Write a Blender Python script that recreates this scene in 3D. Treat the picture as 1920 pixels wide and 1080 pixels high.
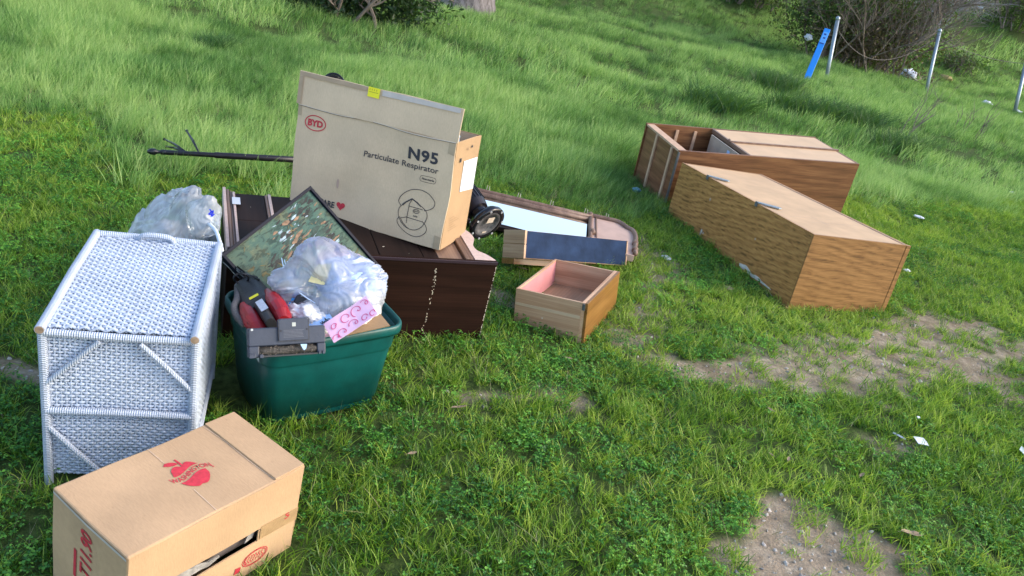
import bpy, bmesh, math, random
import numpy as np
from mathutils import Vector, Matrix, Euler, noise as mnoise
R = math.radians
scene = bpy.context.scene
for o_ in list(bpy.data.objects): bpy.data.objects.remove(o_)
# ------------------------------------------------------------------ camera
PITCH, ROLL, CAMH, FPX = 0.411992, 0.208193, 1.6, 1479.57
fw = Vector((0, math.cos(PITCH), -math.sin(PITCH))); rt = Vector((1, 0, 0)); up = rt.cross(fw)
cr = rt*math.cos(ROLL)+up*math.sin(ROLL); cu = -rt*math.sin(ROLL)+up*math.cos(ROLL)
cam_d = bpy.data.cameras.new("camera"); cam = bpy.data.objects.new("camera", cam_d)
scene.collection.objects.link(cam); scene.camera = cam
M3 = Matrix((cr, cu, -fw)).transposed(); cam.matrix_world = Matrix.Translation((0, 0, CAMH)) @ M3.to_4x4()
cam_d.sensor_width = 36; cam_d.lens = FPX/1920*36; cam_d.clip_start = .05; cam_d.clip_end = 600
scene.render.resolution_x = 1024; scene.render.resolution_y = 576
# ------------------------------------------------------------------ light
SUN_DIR = Vector((1.0, 0.0, 0.62)).normalized()
EL = math.asin(SUN_DIR.z); AZ = math.atan2(SUN_DIR.x, SUN_DIR.y)
w = bpy.data.worlds.new("World"); scene.world = w; w.use_nodes = True
nt = w.node_tree; sk = nt.nodes.new('ShaderNodeTexSky'); sk.sky_type = 'NISHITA'; sk.sun_disc = False
sk.sun_elevation = EL; sk.sun_rotation = AZ; sk.dust_density = 2.0; sk.air_density = 1.0; sk.ozone_density = 0.0
bg = nt.nodes['Background']; nt.links.new(sk.outputs[0], bg.inputs[0]); bg.inputs[1].default_value = 0.15
sd = bpy.data.lights.new("sun", 'SUN'); sun = bpy.data.objects.new("sun", sd); scene.collection.objects.link(sun)
sd.energy = .5; sd.angle = R(22); sd.color = (1, .86, .68)
sun.rotation_euler = SUN_DIR.to_track_quat('Z', 'Y').to_euler(); sun.location = (5, 0, 8)
scene.view_settings.view_transform = 'Standard'; scene.view_settings.look = 'None'
scene.view_settings.exposure = 1.58; scene.view_settings.gamma = 1
scene.render.engine = 'CYCLES'
# ------------------------------------------------------------------ helpers
def ray(px, py): return fw+cr*((px-960)/FPX)+cu*((540-py)/FPX)
def at(px, py, d): return Vector((0, 0, CAMH))+ray(px, py)*d           # place seen at that depth
def on_ground(px, py, z=0.):
    r_ = ray(px, py); return Vector((0, 0, CAMH))+r_*((z-CAMH)/r_.z)
def _h(i, j, s):
    n = np.sin(i*127.1+j*311.7+s*74.7)*43758.5453; return n-np.floor(n)
def vn(x, y, sc, seed=0):
    x = np.asarray(x, float)/sc+seed*17.3; y = np.asarray(y, float)/sc-seed*9.1
    i = np.floor(x); j = np.floor(y); fx = x-i; fy = y-j; fx = fx*fx*(3-2*fx); fy = fy*fy*(3-2*fy)
    return (_h(i, j, seed)*(1-fx)+_h(i+1, j, seed)*fx)*(1-fy)+(_h(i, j+1, seed)*(1-fx)+_h(i+1, j+1, seed)*fx)*fy
def fbm(x, y, sc, seed=0): return (vn(x, y, sc, seed)*4+vn(x, y, sc/2.1, seed+1)*2+vn(x, y, sc/4.3, seed+2))/7
def sst(a, b, x): t = np.clip((x-a)/(b-a), 0, 1); return t*t*(3-2*t)
def terrain(x, y):
    x = np.asarray(x, float); y = np.asarray(y, float)
    d = np.hypot(x, y)
    z = -0.03+.025*(fbm(x, y, .5, 3)-.5)
    z = z+sst(5.5, 10, d)*.35*(fbm(x, y, 3.0, 5)-.5)
    s = y-23.5-.28*(x-6)
    z = z+.45*(np.sqrt(np.maximum(s, 0)**2+9)-3)*np.exp(-np.maximum(s-30, 0)/60.)
    return z
PS = [.55, .80, .8, .6, .9, .6, .6, .7, .5]
PATHS = [[(.7,5.0,.10),(.9,4.5,.15),(.78,3.97,.13),(.6,3.6,.12),(.67,3.35,.13),(.9,3.24,.16)],[(.85,3.24,.14),(1.2,3.35,.20),(1.6,3.55,.25),(2.0,3.9,.25),(2.5,4.4,.25),(2.9,4.7,.15)],
         [(2.0,3.9,.2),(2.5,3.85,.28),(2.8,4.2,.28)],[(3.0,4.0,.15),(3.4,4.5,.25),(3.6,5.0,.15)],
         [(1.1,2.32,.10),(1.02,2.05,.2),(1.2,2.15,.2),(1.35,2.0,.16),(1.15,1.7,.3)],
         [(-.05,3.53,.12),(.15,3.6,.08)],[(-.1,2.6,.07),(.1,2.68,.05),(.34,2.78,.08)],[(-1.65,2.2,.05),(-1.4,2.15,.04)],[(1.7,2.9,.10),(1.85,2.95,.06)]]
def dirt(x, y):
    x = np.asarray(x, float); y = np.asarray(y, float); m = np.zeros_like(x)
    n = (fbm(x, y, .16, 9)-.5)*1.7+(fbm(x, y, .05, 12)-.5)*.7
    for pi_, P in enumerate(PATHS):
        for (x0, y0, r0), (x1, y1, r1) in zip(P[:-1], P[1:]):
            L = (x1-x0)**2+(y1-y0)**2; t = np.clip(((x-x0)*(x1-x0)+(y-y0)*(y1-y0))/L, 0, 1)
            d = np.hypot(x-x0-t*(x1-x0), y-y0-t*(y1-y0))/(r0+t*(r1-r0))
            m = np.maximum(m, PS[pi_]*sst(1.25, .55, d+n*1.35))
    return m
class MB:
    def __init__(s): s.v = []; s.f = []
    def add(s, vs, fs):
        b = len(s.v); s.v += [tuple(v) for v in vs]; s.f += [tuple(b+i for i in f) for f in fs]; return s
    def box(s, x0, y0, z0, x1, y1, z1):
        v = [(x, y, z) for z in (z0, z1) for y in (y0, y1) for x in (x0, x1)]
        return s.add(v, [(0,2,3,1),(4,5,7,6),(0,1,5,4),(2,6,7,3),(0,4,6,2),(1,3,7,5)])
    def prism(s, poly, z0, z1, fn=lambda u, v, w: (u, v, w)):
        n = len(poly); a = sum(poly[i][0]*poly[(i+1)%n][1]-poly[(i+1)%n][0]*poly[i][1] for i in range(n))
        if a < 0: poly = poly[::-1]
        v = [fn(p[0], p[1], z0) for p in poly]+[fn(p[0], p[1], z1) for p in poly]
        return s.add(v, [tuple(range(n))[::-1], tuple(range(n, 2*n))]+[(i, (i+1)%n, n+(i+1)%n, n+i) for i in range(n)])
    def tube(s, pts, r, n=8, cap=True):
        pts = [Vector(p) for p in pts]; rr = r if hasattr(r, '__len__') else [r]*len(pts); rings = []; pn = None
        for i, p in enumerate(pts):
            t = (pts[min(i+1, len(pts)-1)]-pts[max(i-1, 0)]).normalized()
            if pn is None:
                a = Vector((0, 0, 1)) if abs(t.z) < .9 else Vector((1, 0, 0)); u = t.cross(a).normalized()
            else: u = (pn-t*pn.dot(t)).normalized()
            pn = u; v = t.cross(u)
            rings.append([p+(u*math.cos(2*math.pi*k/n)+v*math.sin(2*math.pi*k/n))*rr[i] for k in range(n)])
        vs = [q for g in rings for q in g]; fs = []
        for i in range(len(pts)-1):
            for k in range(n): fs.append((i*n+k, i*n+(k+1)%n, (i+1)*n+(k+1)%n, (i+1)*n+k))
        if cap: fs.append(tuple(range(n))[::-1]); fs.append(tuple(range((len(pts)-1)*n, len(pts)*n)))
        return s.add(vs, fs)
    def ribbon(s, pts2, wd, fn, th=.0004, closed=False):
        P = [Vector(p) for p in pts2]; n = len(P); vs = []; fs = []
        for i, p in enumerate(P):
            a = P[(i-1)%n] if closed or i else P[0]; b = P[(i+1)%n] if closed or i < n-1 else P[-1]
            t = (b-a).normalized(); nn = Vector((-t.y, t.x))*wd/2
            vs += [fn(p.x+nn.x, p.y+nn.y, th), fn(p.x-nn.x, p.y-nn.y, th)]
        for i in range(n if closed else n-1): j = (i+1)%n; fs.append((2*i, 2*i+1, 2*j+1, 2*j))
        return s.add(vs, fs)
    def build(s, name, mat, parent=None, bevel=0, smooth=False, seg=2):
        me = bpy.data.meshes.new(name); me.from_pydata(s.v, [], s.f); me.update()
        bm = bmesh.new(); bm.from_mesh(me); bmesh.ops.recalc_face_normals(bm, faces=bm.faces)
        if bevel: bmesh.ops.bevel(bm, geom=bm.edges[:], offset=bevel, segments=seg, affect='EDGES', profile=.5, clamp_overlap=True)
        bm.to_mesh(me); bm.free()
        me.materials.append(mat)
        if smooth: me.polygons.foreach_set('use_smooth', [True]*len(me.polygons))
        o = bpy.data.objects.new(name, me); scene.collection.objects.link(o); o.parent = parent
        return o
def tag(o, label, cat=None, group=None, kind=None):
    if label: o['label'] = label
    if cat: o['category'] = cat
    if group: o['group'] = group
    if kind: o['kind'] = kind
    return o
def split_loose(o):
    "one object per separate piece, same name, material and parent"
    me = o.data; bm = bmesh.new(); bm.from_mesh(me); bm.verts.index_update(); seen = set(); groups_ = []
    for v in bm.verts:
        if v.index in seen: continue
        st_ = [v]; g = []; seen.add(v.index)
        while st_:
            q_ = st_.pop(); g.append(q_.index)
            for e in q_.link_edges:
                r_ = e.other_vert(q_)
                if r_.index not in seen: seen.add(r_.index); st_.append(r_)
        groups_.append(set(g))
    bm.free()
    if len(groups_) < 2: return
    vs = [tuple(v.co) for v in me.vertices]; fs = [tuple(p.vertices) for p in me.polygons]; sm = me.polygons[0].use_smooth
    base_ = o.name.split('.')[0]
    for gi_, g in enumerate(groups_):
        idx = sorted(g); mp = {a: i for i, a in enumerate(idx)}
        m2 = bpy.data.meshes.new(base_); m2.from_pydata([vs[i] for i in idx], [], [tuple(mp[i] for i in f) for f in fs if f[0] in g]); m2.materials.append(me.materials[0])
        m2.polygons.foreach_set('use_smooth', [sm]*len(m2.polygons))
        if gi_ == 0: o.data = m2
        else:
            n_ = bpy.data.objects.new(base_, m2); scene.collection.objects.link(n_); n_.parent = o.parent
def thing(name, label, cat, loc=(0,0,0), rot=(0,0,0), group=None):
    o = bpy.data.objects.new(name, None); scene.collection.objects.link(o); o.location = loc; o.rotation_euler = rot
    o.empty_display_size = .1
    return tag(o, label, cat, group)
def dent(o, cuts, amp, sc, seed=0, keep_z0=False):
    me = o.data; bm = bmesh.new(); bm.from_mesh(me)
    for _ in range(cuts):
        es = [e for e in bm.edges if e.calc_length() > .03]
        if es: bmesh.ops.subdivide_edges(bm, edges=es, cuts=1, use_grid_fill=True)
    for v in bm.verts:
        n = mnoise.noise_vector(v.co*sc+Vector((seed*3.1, seed, 0))); v.co += n*amp
    bm.to_mesh(me); bm.free(); return o
def catmull(P, k=6, closed=False):
    P = [Vector(p) for p in P]; n = len(P); out = []
    for i in range(n if closed else n-1):
        g = lambda j: P[j%n] if closed else P[min(max(j, 0), n-1)]
        a, b, c, d = g(i-1), g(i), g(i+1), g(i+2)
        for q in range(k):
            t = q/k; out.append(.5*((2*b)+(c-a)*t+(2*a-5*b+4*c-d)*t*t+(3*b-a-3*c+d)*t**3))
    if not closed: out.append(P[-1])
    return out
# ------------------------------------------------------------------ materials
def mat(name):
    m = bpy.data.materials.new(name); m.use_nodes = True; n = m.node_tree; return m, n, n.nodes['Principled BSDF']
def node(n, t, **kw):
    x = n.nodes.new(t)
    for k, v in kw.items():
        if k in x.inputs: x.inputs[k].default_value = v
        else: setattr(x, k, v)
    return x
def ramp(n, src, stops):
    r = n.nodes.new('ShaderNodeValToRGB'); n.links.new(src, r.inputs[0])
    e = r.color_ramp.elements
    while len(e) < len(stops): e.new(.5)
    for q, (p, c) in zip(e, stops): q.position = p; q.color = (*c, 1)
    return r.outputs[0]
def coords(n, scale=(1,1,1), rot=(0,0,0)):
    t = n.nodes.new('ShaderNodeTexCoord'); m = n.nodes.new('ShaderNodeMapping'); n.links.new(t.outputs['Object'], m.inputs[0])
    m.inputs['Scale'].default_value = scale; m.inputs['Rotation'].default_value = rot; return m.outputs[0]
def noise_t(n, vec, scale, detail=4, rough=.55, dist=0):
    x = node(n, 'ShaderNodeTexNoise', Scale=scale, Detail=detail, Roughness=rough, Distortion=dist); n.links.new(vec, x.inputs['Vector']); return x.outputs['Fac']
def bump(n, b, src, strength, dist=.01):
    x = node(n, 'ShaderNodeBump', Strength=strength, Distance=dist); n.links.new(src, x.inputs['Height']); n.links.new(x.outputs[0], b.inputs['Normal'])
def mixc(n, fac, a, b, mode='MIX'):
    x = n.nodes.new('ShaderNodeMix'); x.data_type = 'RGBA'; x.blend_type = mode
    if isinstance(fac, float): x.inputs[0].default_value = fac
    else: n.links.new(fac, x.inputs[0])
    for s_, v in ((6, a), (7, b)):
        if isinstance(v, tuple): x.inputs[s_].default_value = (*v, 1)
        else: n.links.new(v, x.inputs[s_])
    return x.outputs[2]
def plain(name, col, rough=.6, metal=0, var=.12, sc=12, bmp=.15, spec=.5):
    m, n, b = mat(name); c = coords(n); f = noise_t(n, c, sc)
    d = tuple(x*(1-var) for x in col); l = tuple(min(1, x*(1+var)) for x in col)
    n.links.new(ramp(n, f, [(.3, d), (.7, l)]), b.inputs['Base Color']); b.inputs['Roughness'].default_value = rough
    b.inputs['Metallic'].default_value = metal; b.inputs['Specular IOR Level'].default_value = spec
    if bmp: bump(n, b, noise_t(n, c, sc*6), bmp, .003)
    return m
def cardboard(name, col, axis=0):
    m, n, b = mat(name); c = coords(n); s_ = [60, 60, 60]; s_[axis] = 900*.3
    big = noise_t(n, c, 5, 5); fl = noise_t(n, coords(n, tuple(s_)), 1, 2); fine = noise_t(n, c, 160, 3)
    d = tuple(x*.86 for x in col); l = tuple(min(1, x*1.1) for x in col)
    base = ramp(n, big, [(.3, d), (.65, l)])
    base = mixc(n, .18, base, ramp(n, fl, [(.35, tuple(x*.72 for x in col)), (.65, l)]))
    sp = ramp(n, noise_t(n, c, 38, 6, .7), [(.28, (.62, .58, .54)), (.36, (1, 1, 1))])
    base = mixc(n, .35, base, sp, 'MULTIPLY')
    n.links.new(base, b.inputs['Base Color']); b.inputs['Roughness'].default_value = .8; b.inputs['Specular IOR Level'].default_value = .25
    mx = n.nodes.new('ShaderNodeMath'); mx.operation = 'ADD'; n.links.new(fl, mx.inputs[0]); n.links.new(fine, mx.inputs[1])
    bump(n, b, mx.outputs[0], .25, .002); return m
def wood(name, dark, mid, light, axis=1, sc=9, stretch=.12, dist=1.2, rough=.45, contrast=.0, spec=.4):
    m, n, b = mat(name); s_ = [1, 1, 1]; s_[axis] = stretch; c = coords(n, tuple(s_))
    f1 = noise_t(n, c, sc, 6, .62, dist)
    s2 = [1, 1, 1]; s2[axis] = stretch*.25; f2 = noise_t(n, coords(n, tuple(s2)), sc*9, 3, .6, .3)
    wv = node(n, 'ShaderNodeTexWave', Scale=sc*.45, Distortion=7.0, Detail=3.0); wv.inputs['Detail Scale'].default_value = 1.2
    wv.bands_direction = 'DIAGONAL'; n.links.new(c, wv.inputs['Vector'])
    a = n.nodes.new('ShaderNodeMix'); a.inputs[0].default_value = .18; n.links.new(f1, a.inputs[2]); n.links.new(wv.outputs['Fac'], a.inputs[3])
    base = ramp(n, a.outputs[0], [(.25+contrast, dark), (.45, mid), (.7-contrast, light)])
    base = mixc(n, .35, base, ramp(n, f2, [(.35, dark), (.6, light)]))
    wear = ramp(n, noise_t(n, coords(n), 4, 5), [(.35, (.75, .72, .70)), (.6, (1, 1, 1))])
    base = mixc(n, .4, base, wear, 'MULTIPLY')
    n.links.new(base, b.inputs['Base Color']); b.inputs['Roughness'].default_value = rough; b.inputs['Specular IOR Level'].default_value = spec
    bump(n, b, f2, .12, .002); return m
CB_N95 = cardboard('kraft_shaded_front', (.61, .475, .33), 0)  # carton front: same board, fill light of its shaded face put into the colour
CB_SIDE = cardboard('cardboard_kraft', (.37, .25, .145), 1)  # carton side: darkened to offset the sun it catches; also loose cardboard
CB_APPLE = cardboard('cardboard_tan', (.46, .31, .185), 0)
CB_IN = cardboard('cardboard_inside', (.42, .31, .21), 2)
TAPE = plain('brown_tape', (.36, .24, .13), .3, var=.15, sc=30, bmp=.3)
INK_R = plain('red_ink', (.50, .03, .05), .7, var=.2, sc=80, bmp=0)
INK_K = plain('black_ink', (.035, .035, .045), .7, var=.2, sc=80, bmp=0)
PAPER = plain('white_paper', (.58, .62, .70), .7, var=.05, bmp=.2)
YELLOW = plain('yellow_sticker', (.85, .78, .02), .5, var=.05, bmp=0)
WALNUT = wood('dark_walnut_veneer', (.008, .003, .002), (.016, .0062, .0042), (.030, .012, .008), 0, 16, .06, .8, .6, 0, .12)
WALNUT2 = wood('dark_brown_board', (.010, .006, .005), (.017, .009, .0075), (.026, .014, .011), 1, 8, .1, .5, .6, 0, .15)
BROWNTRIM = wood('brown_trim', (.09, .05, .035), (.17, .10, .07), (.26, .17, .12), 1, 14, .08, .5, .4)
PALE = plain('pale_particle_edge', (.52, .40, .36), .7, var=.1, sc=60, bmp=.3)
CHIP = plain('bare_particle_chip', (.62, .55, .45), .9, var=.2, sc=90, bmp=.5)
OAK = wood('light_oak', (.44, .22, .12), (.62, .37, .22), (.70, .47, .31), 0, 16, .07, .6, .5)
OAKY = wood('light_oak_crosswise', (.34, .18, .10), (.50, .30, .18), (.60, .41, .27), 1, 16, .07, .6, .5)
VARN = wood('varnished_orange_oak', (.09, .035, .010), (.22, .10, .03), (.31, .155, .05), 0, 14, .08, .8, .28)
PINK = plain('pink_lined_board', (.62, .26, .27), .6, var=.1, sc=8)
BLUEB = plain('navy_blue_board', (.016, .034, .080), .6, var=.35, sc=9, bmp=.3, spec=.06)
CABA = wood('red_brown_plywood', (.045, .016, .006), (.14, .056, .023), (.25, .12, .052), 0, 17, .10, 1.8, .45)
CABAZ = wood('red_brown_plywood_end', (.07, .025, .012), (.18, .075, .038), (.28, .14, .075), 1, 17, .10, 1.8, .45)
CABB = wood('olive_brown_plywood', (.065, .030, .010), (.36, .165, .050), (.53, .28, .095), 1, 40, .16, 2.6, .42, .05)
CABBX = wood('golden_brown_plywood', (.075, .032, .010), (.25, .12, .040), (.37, .195, .072), 0, 34, .13, 2.4, .42, .04)
HARDB = plain('pale_hardboard', (.52, .345, .19), .55, var=.13, sc=6, bmp=.1)
RAIL = plain('raw_pine_rail', (.50, .33, .22), .7, var=.15, sc=20)
STEEL = plain('galvanised_steel', (.27, .33, .38), .4, .6, var=.15, sc=30)
DSTEEL = plain('dull_grey_metal', (.16, .17, .20), .45, .6, var=.3, sc=20)
TEAL = plain('teal_plastic', (.001, .070, .068), .4, var=.2, sc=14, bmp=.15)
BLACK = plain('black_gloss_plastic', (.008, .009, .014), .18, var=.2, sc=20, bmp=.05)
BLACKM = plain('black_matt_metal', (.012, .010, .015), .38, .2, var=.3, sc=30)
GREYP = plain('slate_grey_plastic', (.030, .040, .066), .45, var=.1, sc=20, bmp=.2)
DGREY = plain('charcoal_plastic', (.022, .024, .028), .5, var=.2, sc=30, bmp=.3)
REDP = plain('red_plastic', (.27, .012, .018), .25, var=.2, sc=15, bmp=.05)
BLUEP = plain('bright_blue_plastic', (.01, .26, .66), .35, var=.08, bmp=.05)
PINKP = plain('pink_paper', (.80, .50, .68), .7, var=.05, bmp=.1)
SQUIG = plain('deep_pink_ink', (.62, .10, .25), .7, var=.1, bmp=0)
LBLUE = plain('pale_blue_card', (.35, .55, .85), .6, var=.06, bmp=.1)
CREAM = plain('cream_card', (.70, .60, .30), .7, var=.08, bmp=.1)
TISSUE = plain('pale_blue_tissue', (.42, .55, .85), .8, var=.2, sc=25, bmp=.5)
TISSW = plain('white_tissue', (.75, .74, .76), .8, var=.2, sc=25, bmp=.5)
MAUVE = plain('mauve_wrapping', (.55, .40, .55), .7, var=.2, sc=25, bmp=.4)
BRISTLE = plain('mixed_dark_bristles', (.06, .055, .05), .5, var=.9, sc=140, bmp=1)
BLACKF = plain('black_frame_lacquer', (.006, .008, .018), .5, var=.1, bmp=.05, spec=.2)
DRYLEAF = plain('dry_leaf', (.27, .20, .13), .8, var=.3, sc=40, bmp=.4)
STONE = plain('grey_pebbles', (.34, .31, .29), .9, var=.3, sc=6, bmp=.5)
# worn white wicker paint
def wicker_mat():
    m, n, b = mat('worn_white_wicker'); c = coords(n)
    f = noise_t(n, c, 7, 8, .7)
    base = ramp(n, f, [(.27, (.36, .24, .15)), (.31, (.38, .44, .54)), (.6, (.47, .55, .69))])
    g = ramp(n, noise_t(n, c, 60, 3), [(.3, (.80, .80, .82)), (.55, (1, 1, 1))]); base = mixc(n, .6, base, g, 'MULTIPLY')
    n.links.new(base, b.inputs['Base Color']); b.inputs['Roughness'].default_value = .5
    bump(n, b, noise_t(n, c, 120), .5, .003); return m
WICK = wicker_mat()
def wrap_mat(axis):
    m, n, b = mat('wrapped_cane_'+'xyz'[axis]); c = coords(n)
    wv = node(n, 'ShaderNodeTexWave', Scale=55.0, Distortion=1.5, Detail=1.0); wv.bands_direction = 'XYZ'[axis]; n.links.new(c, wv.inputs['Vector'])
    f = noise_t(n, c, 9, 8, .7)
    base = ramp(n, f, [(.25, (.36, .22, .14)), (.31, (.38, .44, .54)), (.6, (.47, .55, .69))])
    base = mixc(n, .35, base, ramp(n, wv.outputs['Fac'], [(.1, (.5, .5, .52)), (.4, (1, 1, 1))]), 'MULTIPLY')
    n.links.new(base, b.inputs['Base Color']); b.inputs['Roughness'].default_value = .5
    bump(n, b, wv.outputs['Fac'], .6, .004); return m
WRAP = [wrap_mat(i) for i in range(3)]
SHADE_LINER = plain('grey_shade_backing', (.36, .42, .52), .9, var=.25, sc=50)  # grey stands in for the hamper's shaded inside
CANE = plain('bare_cane_end', (.30, .22, .15), .7, var=.3, sc=60)
def film_mat(name, col, dens):
    m = bpy.data.materials.new(name); m.use_nodes = True; n = m.node_tree; n.nodes.clear()
    out = n.nodes.new('ShaderNodeOutputMaterial'); tr = n.nodes.new('ShaderNodeBsdfTransparent'); tr.inputs[0].default_value = (.93, .95, .98, 1)
    di = n.nodes.new('ShaderNodeBsdfDiffuse'); di.inputs[0].default_value = (*col, 1)
    tl = n.nodes.new('ShaderNodeBsdfTranslucent'); tl.inputs[0].default_value = (*col, 1)
    gl = n.nodes.new('ShaderNodeBsdfGlossy'); gl.inputs['Roughness'].default_value = .25; gl.inputs[0].default_value = (1, 1, 1, 1)
    c = coords(n); bp = node(n, 'ShaderNodeBump', Strength=.22, Distance=.008)
    no = noise_t(n, coords(n, (1, .3, .6), (0, .5, .6)), 26, 2, .4, 1.2); n.links.new(no, bp.inputs['Height'])
    for x in (di, gl, tl): n.links.new(bp.outputs[0], x.inputs['Normal'])
    m1 = n.nodes.new('ShaderNodeMixShader'); m1.inputs[0].default_value = .4; n.links.new(di.outputs[0], m1.inputs[1]); n.links.new(tl.outputs[0], m1.inputs[2])
    m2 = n.nodes.new('ShaderNodeMixShader')
    fac = ramp(n, noise_t(n, coords(n, (1, .4, .6), (.3, 0, .9)), 14, 4, .5, 2.0), [(.3, (dens*.75,)*3), (.7, (min(1, dens*1.25),)*3)])
    lw = node(n, 'ShaderNodeLayerWeight', Blend=.35); n.links.new(bp.outputs[0], lw.inputs['Normal'])
    ad = n.nodes.new('ShaderNodeMath'); ad.operation = 'MAXIMUM'; n.links.new(fac, ad.inputs[0])
    ml = n.nodes.new('ShaderNodeMath'); ml.operation = 'MULTIPLY'; ml.inputs[1].default_value = .75; n.links.new(lw.outputs['Facing'], ml.inputs[0]); n.links.new(ml.outputs[0], ad.inputs[1])
    n.links.new(ad.outputs[0], m2.inputs[0]); n.links.new(tr.outputs[0], m2.inputs[1]); n.links.new(m1.outputs[0], m2.inputs[2])
    m3 = n.nodes.new('ShaderNodeMixShader'); fr = node(n, 'ShaderNodeFresnel', IOR=1.5); n.links.new(bp.outputs[0], fr.inputs['Normal'])
    n.links.new(fr.outputs[0], m3.inputs[0]); n.links.new(m2.outputs[0], m3.inputs[1]); n.links.new(gl.outputs[0], m3.inputs[2])
    n.links.new(m3.outputs[0], out.inputs[0]); return m
FILM = film_mat('clear_plastic_film', (.78, .83, .92), .38)
FILM2 = film_mat('milky_plastic_film', (.74, .81, .88), .50)
def plant_mat(name, dark, mid, light, transl=.45, attr=True):
    m = bpy.data.materials.new(name); m.use_nodes = True; n = m.node_tree; n.nodes.clear()
    out = n.nodes.new('ShaderNodeOutputMaterial')
    if attr:
        a = n.nodes.new('ShaderNodeAttribute'); a.attribute_type = 'INSTANCER'; a.attribute_name = 'tint'; gi_ = n.nodes.new('ShaderNodeNewGeometry'); mr = n.nodes.new('ShaderNodeMath'); mr.operation = 'MULTIPLY_ADD'; mr.inputs[1].default_value = .95; mr.inputs[2].default_value = -.475
        n.links.new(gi_.outputs['Random Per Island'], mr.inputs[0]); ms = n.nodes.new('ShaderNodeMath'); ms.operation = 'ADD'; n.links.new(mr.outputs[0], ms.inputs[0]); n.links.new(a.outputs['Fac'], ms.inputs[1]); src = ms.outputs[0]
    else:
        g = n.nodes.new('ShaderNodeNewGeometry'); src = g.outputs['Random Per Island']
    col = ramp(n, src, [(0.0, dark), (.5, mid), (1.0, light)])
    di = n.nodes.new('ShaderNodeBsdfDiffuse'); tl = n.nodes.new('ShaderNodeBsdfTranslucent'); gl = n.nodes.new('ShaderNodeBsdfGlossy'); gl.inputs['Roughness'].default_value = .45
    n.links.new(col, di.inputs[0]); n.links.new(mixc(n, .5, col, (.35, .6, .08), 'MULTIPLY'), tl.inputs[0])
    tl2 = mixc(n, .30, col, (.26, .50, .03)); n.links.new(tl2, tl.inputs[0])
    m1 = n.nodes.new('ShaderNodeMixShader'); m1.inputs[0].default_value = transl; n.links.new(di.outputs[0], m1.inputs[1]); n.links.new(tl.outputs[0], m1.inputs[2])
    m2 = n.nodes.new('ShaderNodeMixShader'); m2.inputs[0].default_value = .03; n.links.new(m1.outputs[0], m2.inputs[1]); n.links.new(gl.outputs[0], m2.inputs[2])
    n.links.new(m2.outputs[0], out.inputs[0]); return m
GR_LONG = plant_mat('long_grass_blades', (.034, .115, .030), (.185, .375, .092), (.44, .60, .21))
GR_SHORT = plant_mat('short_grass_blades', (.030, .115, .013), (.165, .325, .030), (.44, .56, .085))
CLOV = plant_mat('clover_leaves', (.016, .088, .014), (.065, .235, .028), (.20, .46, .052), .3)
DRYG = plant_mat('dry_stems', (.20, .17, .09), (.32, .27, .15), (.45, .40, .26), .2)
# ------------------------------------------------------------------ ground
gm, gn, gb = mat('soil_and_thatch')
gc = coords(gn); ga = gn.nodes.new('ShaderNodeAttribute'); ga.attribute_name = 'bare'
soil = ramp(gn, noise_t(gn, gc, 14, 8, .7), [(.3, (.24, .185, .14)), (.5, (.43, .35, .27)), (.7, (.62, .54, .44))])
soil = mixc(gn, .5, soil, ramp(gn, noise_t(gn, gc, 3, 4), [(.35, (.6, .55, .5)), (.6, (1, 1, 1))]), 'MULTIPLY')
vor = node(gn, 'ShaderNodeTexVoronoi', Scale=90.0); gn.links.new(gc, vor.inputs['Vector'])
soil = mixc(gn, .3, soil, ramp(gn, vor.outputs['Distance'], [(.1, (1, .97, .92)), (.5, (.5, .45, .4))]), 'MULTIPLY')
that = ramp(gn, noise_t(gn, gc, 30, 5), [(.3, (.022, .040, .010)), (.6, (.075, .115, .030))])
gn.links.new(mixc(gn, ga.outputs['Fac'], that, soil), gb.inputs['Base Color']); gb.inputs['Roughness'].default_value = .95
gb.inputs['Specular IOR Level'].default_value = .15
bump(gn, gb, noise_t(gn, gc, 45, 6, .7), .8, .02)
def axis_pts(a, b, fine, lo, hi):
    left = [lo]; 
    t = np.concatenate([-np.geomspace(a-lo+1, 1, 60)+a+1 if a > lo else [], np.arange(a, b, fine), np.geomspace(1, hi-b+1, 90)+b-1])
    return np.unique(t)
gx = axis_pts(-3, 4, .03, -150, 170); gy = axis_pts(.8, 6.5, .03, -60, 260)
X, Y = np.meshgrid(gx, gy); Z = terrain(X, Y); Dm = dirt(X, Y); Z = Z-Dm*.004+Dm*(fbm(X, Y, .07, 20)-.5)*.014
me = bpy.data.meshes.new('ground'); nx, ny = len(gx), len(gy)
me.vertices.add(nx*ny); me.vertices.foreach_set('co', np.stack([X, Y, Z], -1).ravel())
ii = (np.arange(ny-1)[:, None]*nx+np.arange(nx-1)[None]).ravel(); q = np.stack([ii, ii+1, ii+nx+1, ii+nx], 1)
me.loops.add(q.size); me.loops.foreach_set('vertex_index', q.ravel()); me.polygons.add(len(q)); me.polygons.foreach_set('loop_start', np.arange(0, q.size, 4))
me.update(calc_edges=True); me.polygons.foreach_set('use_smooth', np.ones(len(q), bool))
me.attributes.new('bare', 'FLOAT', 'POINT').data.foreach_set('value', Dm.ravel().astype(np.float32)); me.materials.append(gm)
ground = bpy.data.objects.new('ground', me); scene.collection.objects.link(ground); ground['kind'] = 'structure'
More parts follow.
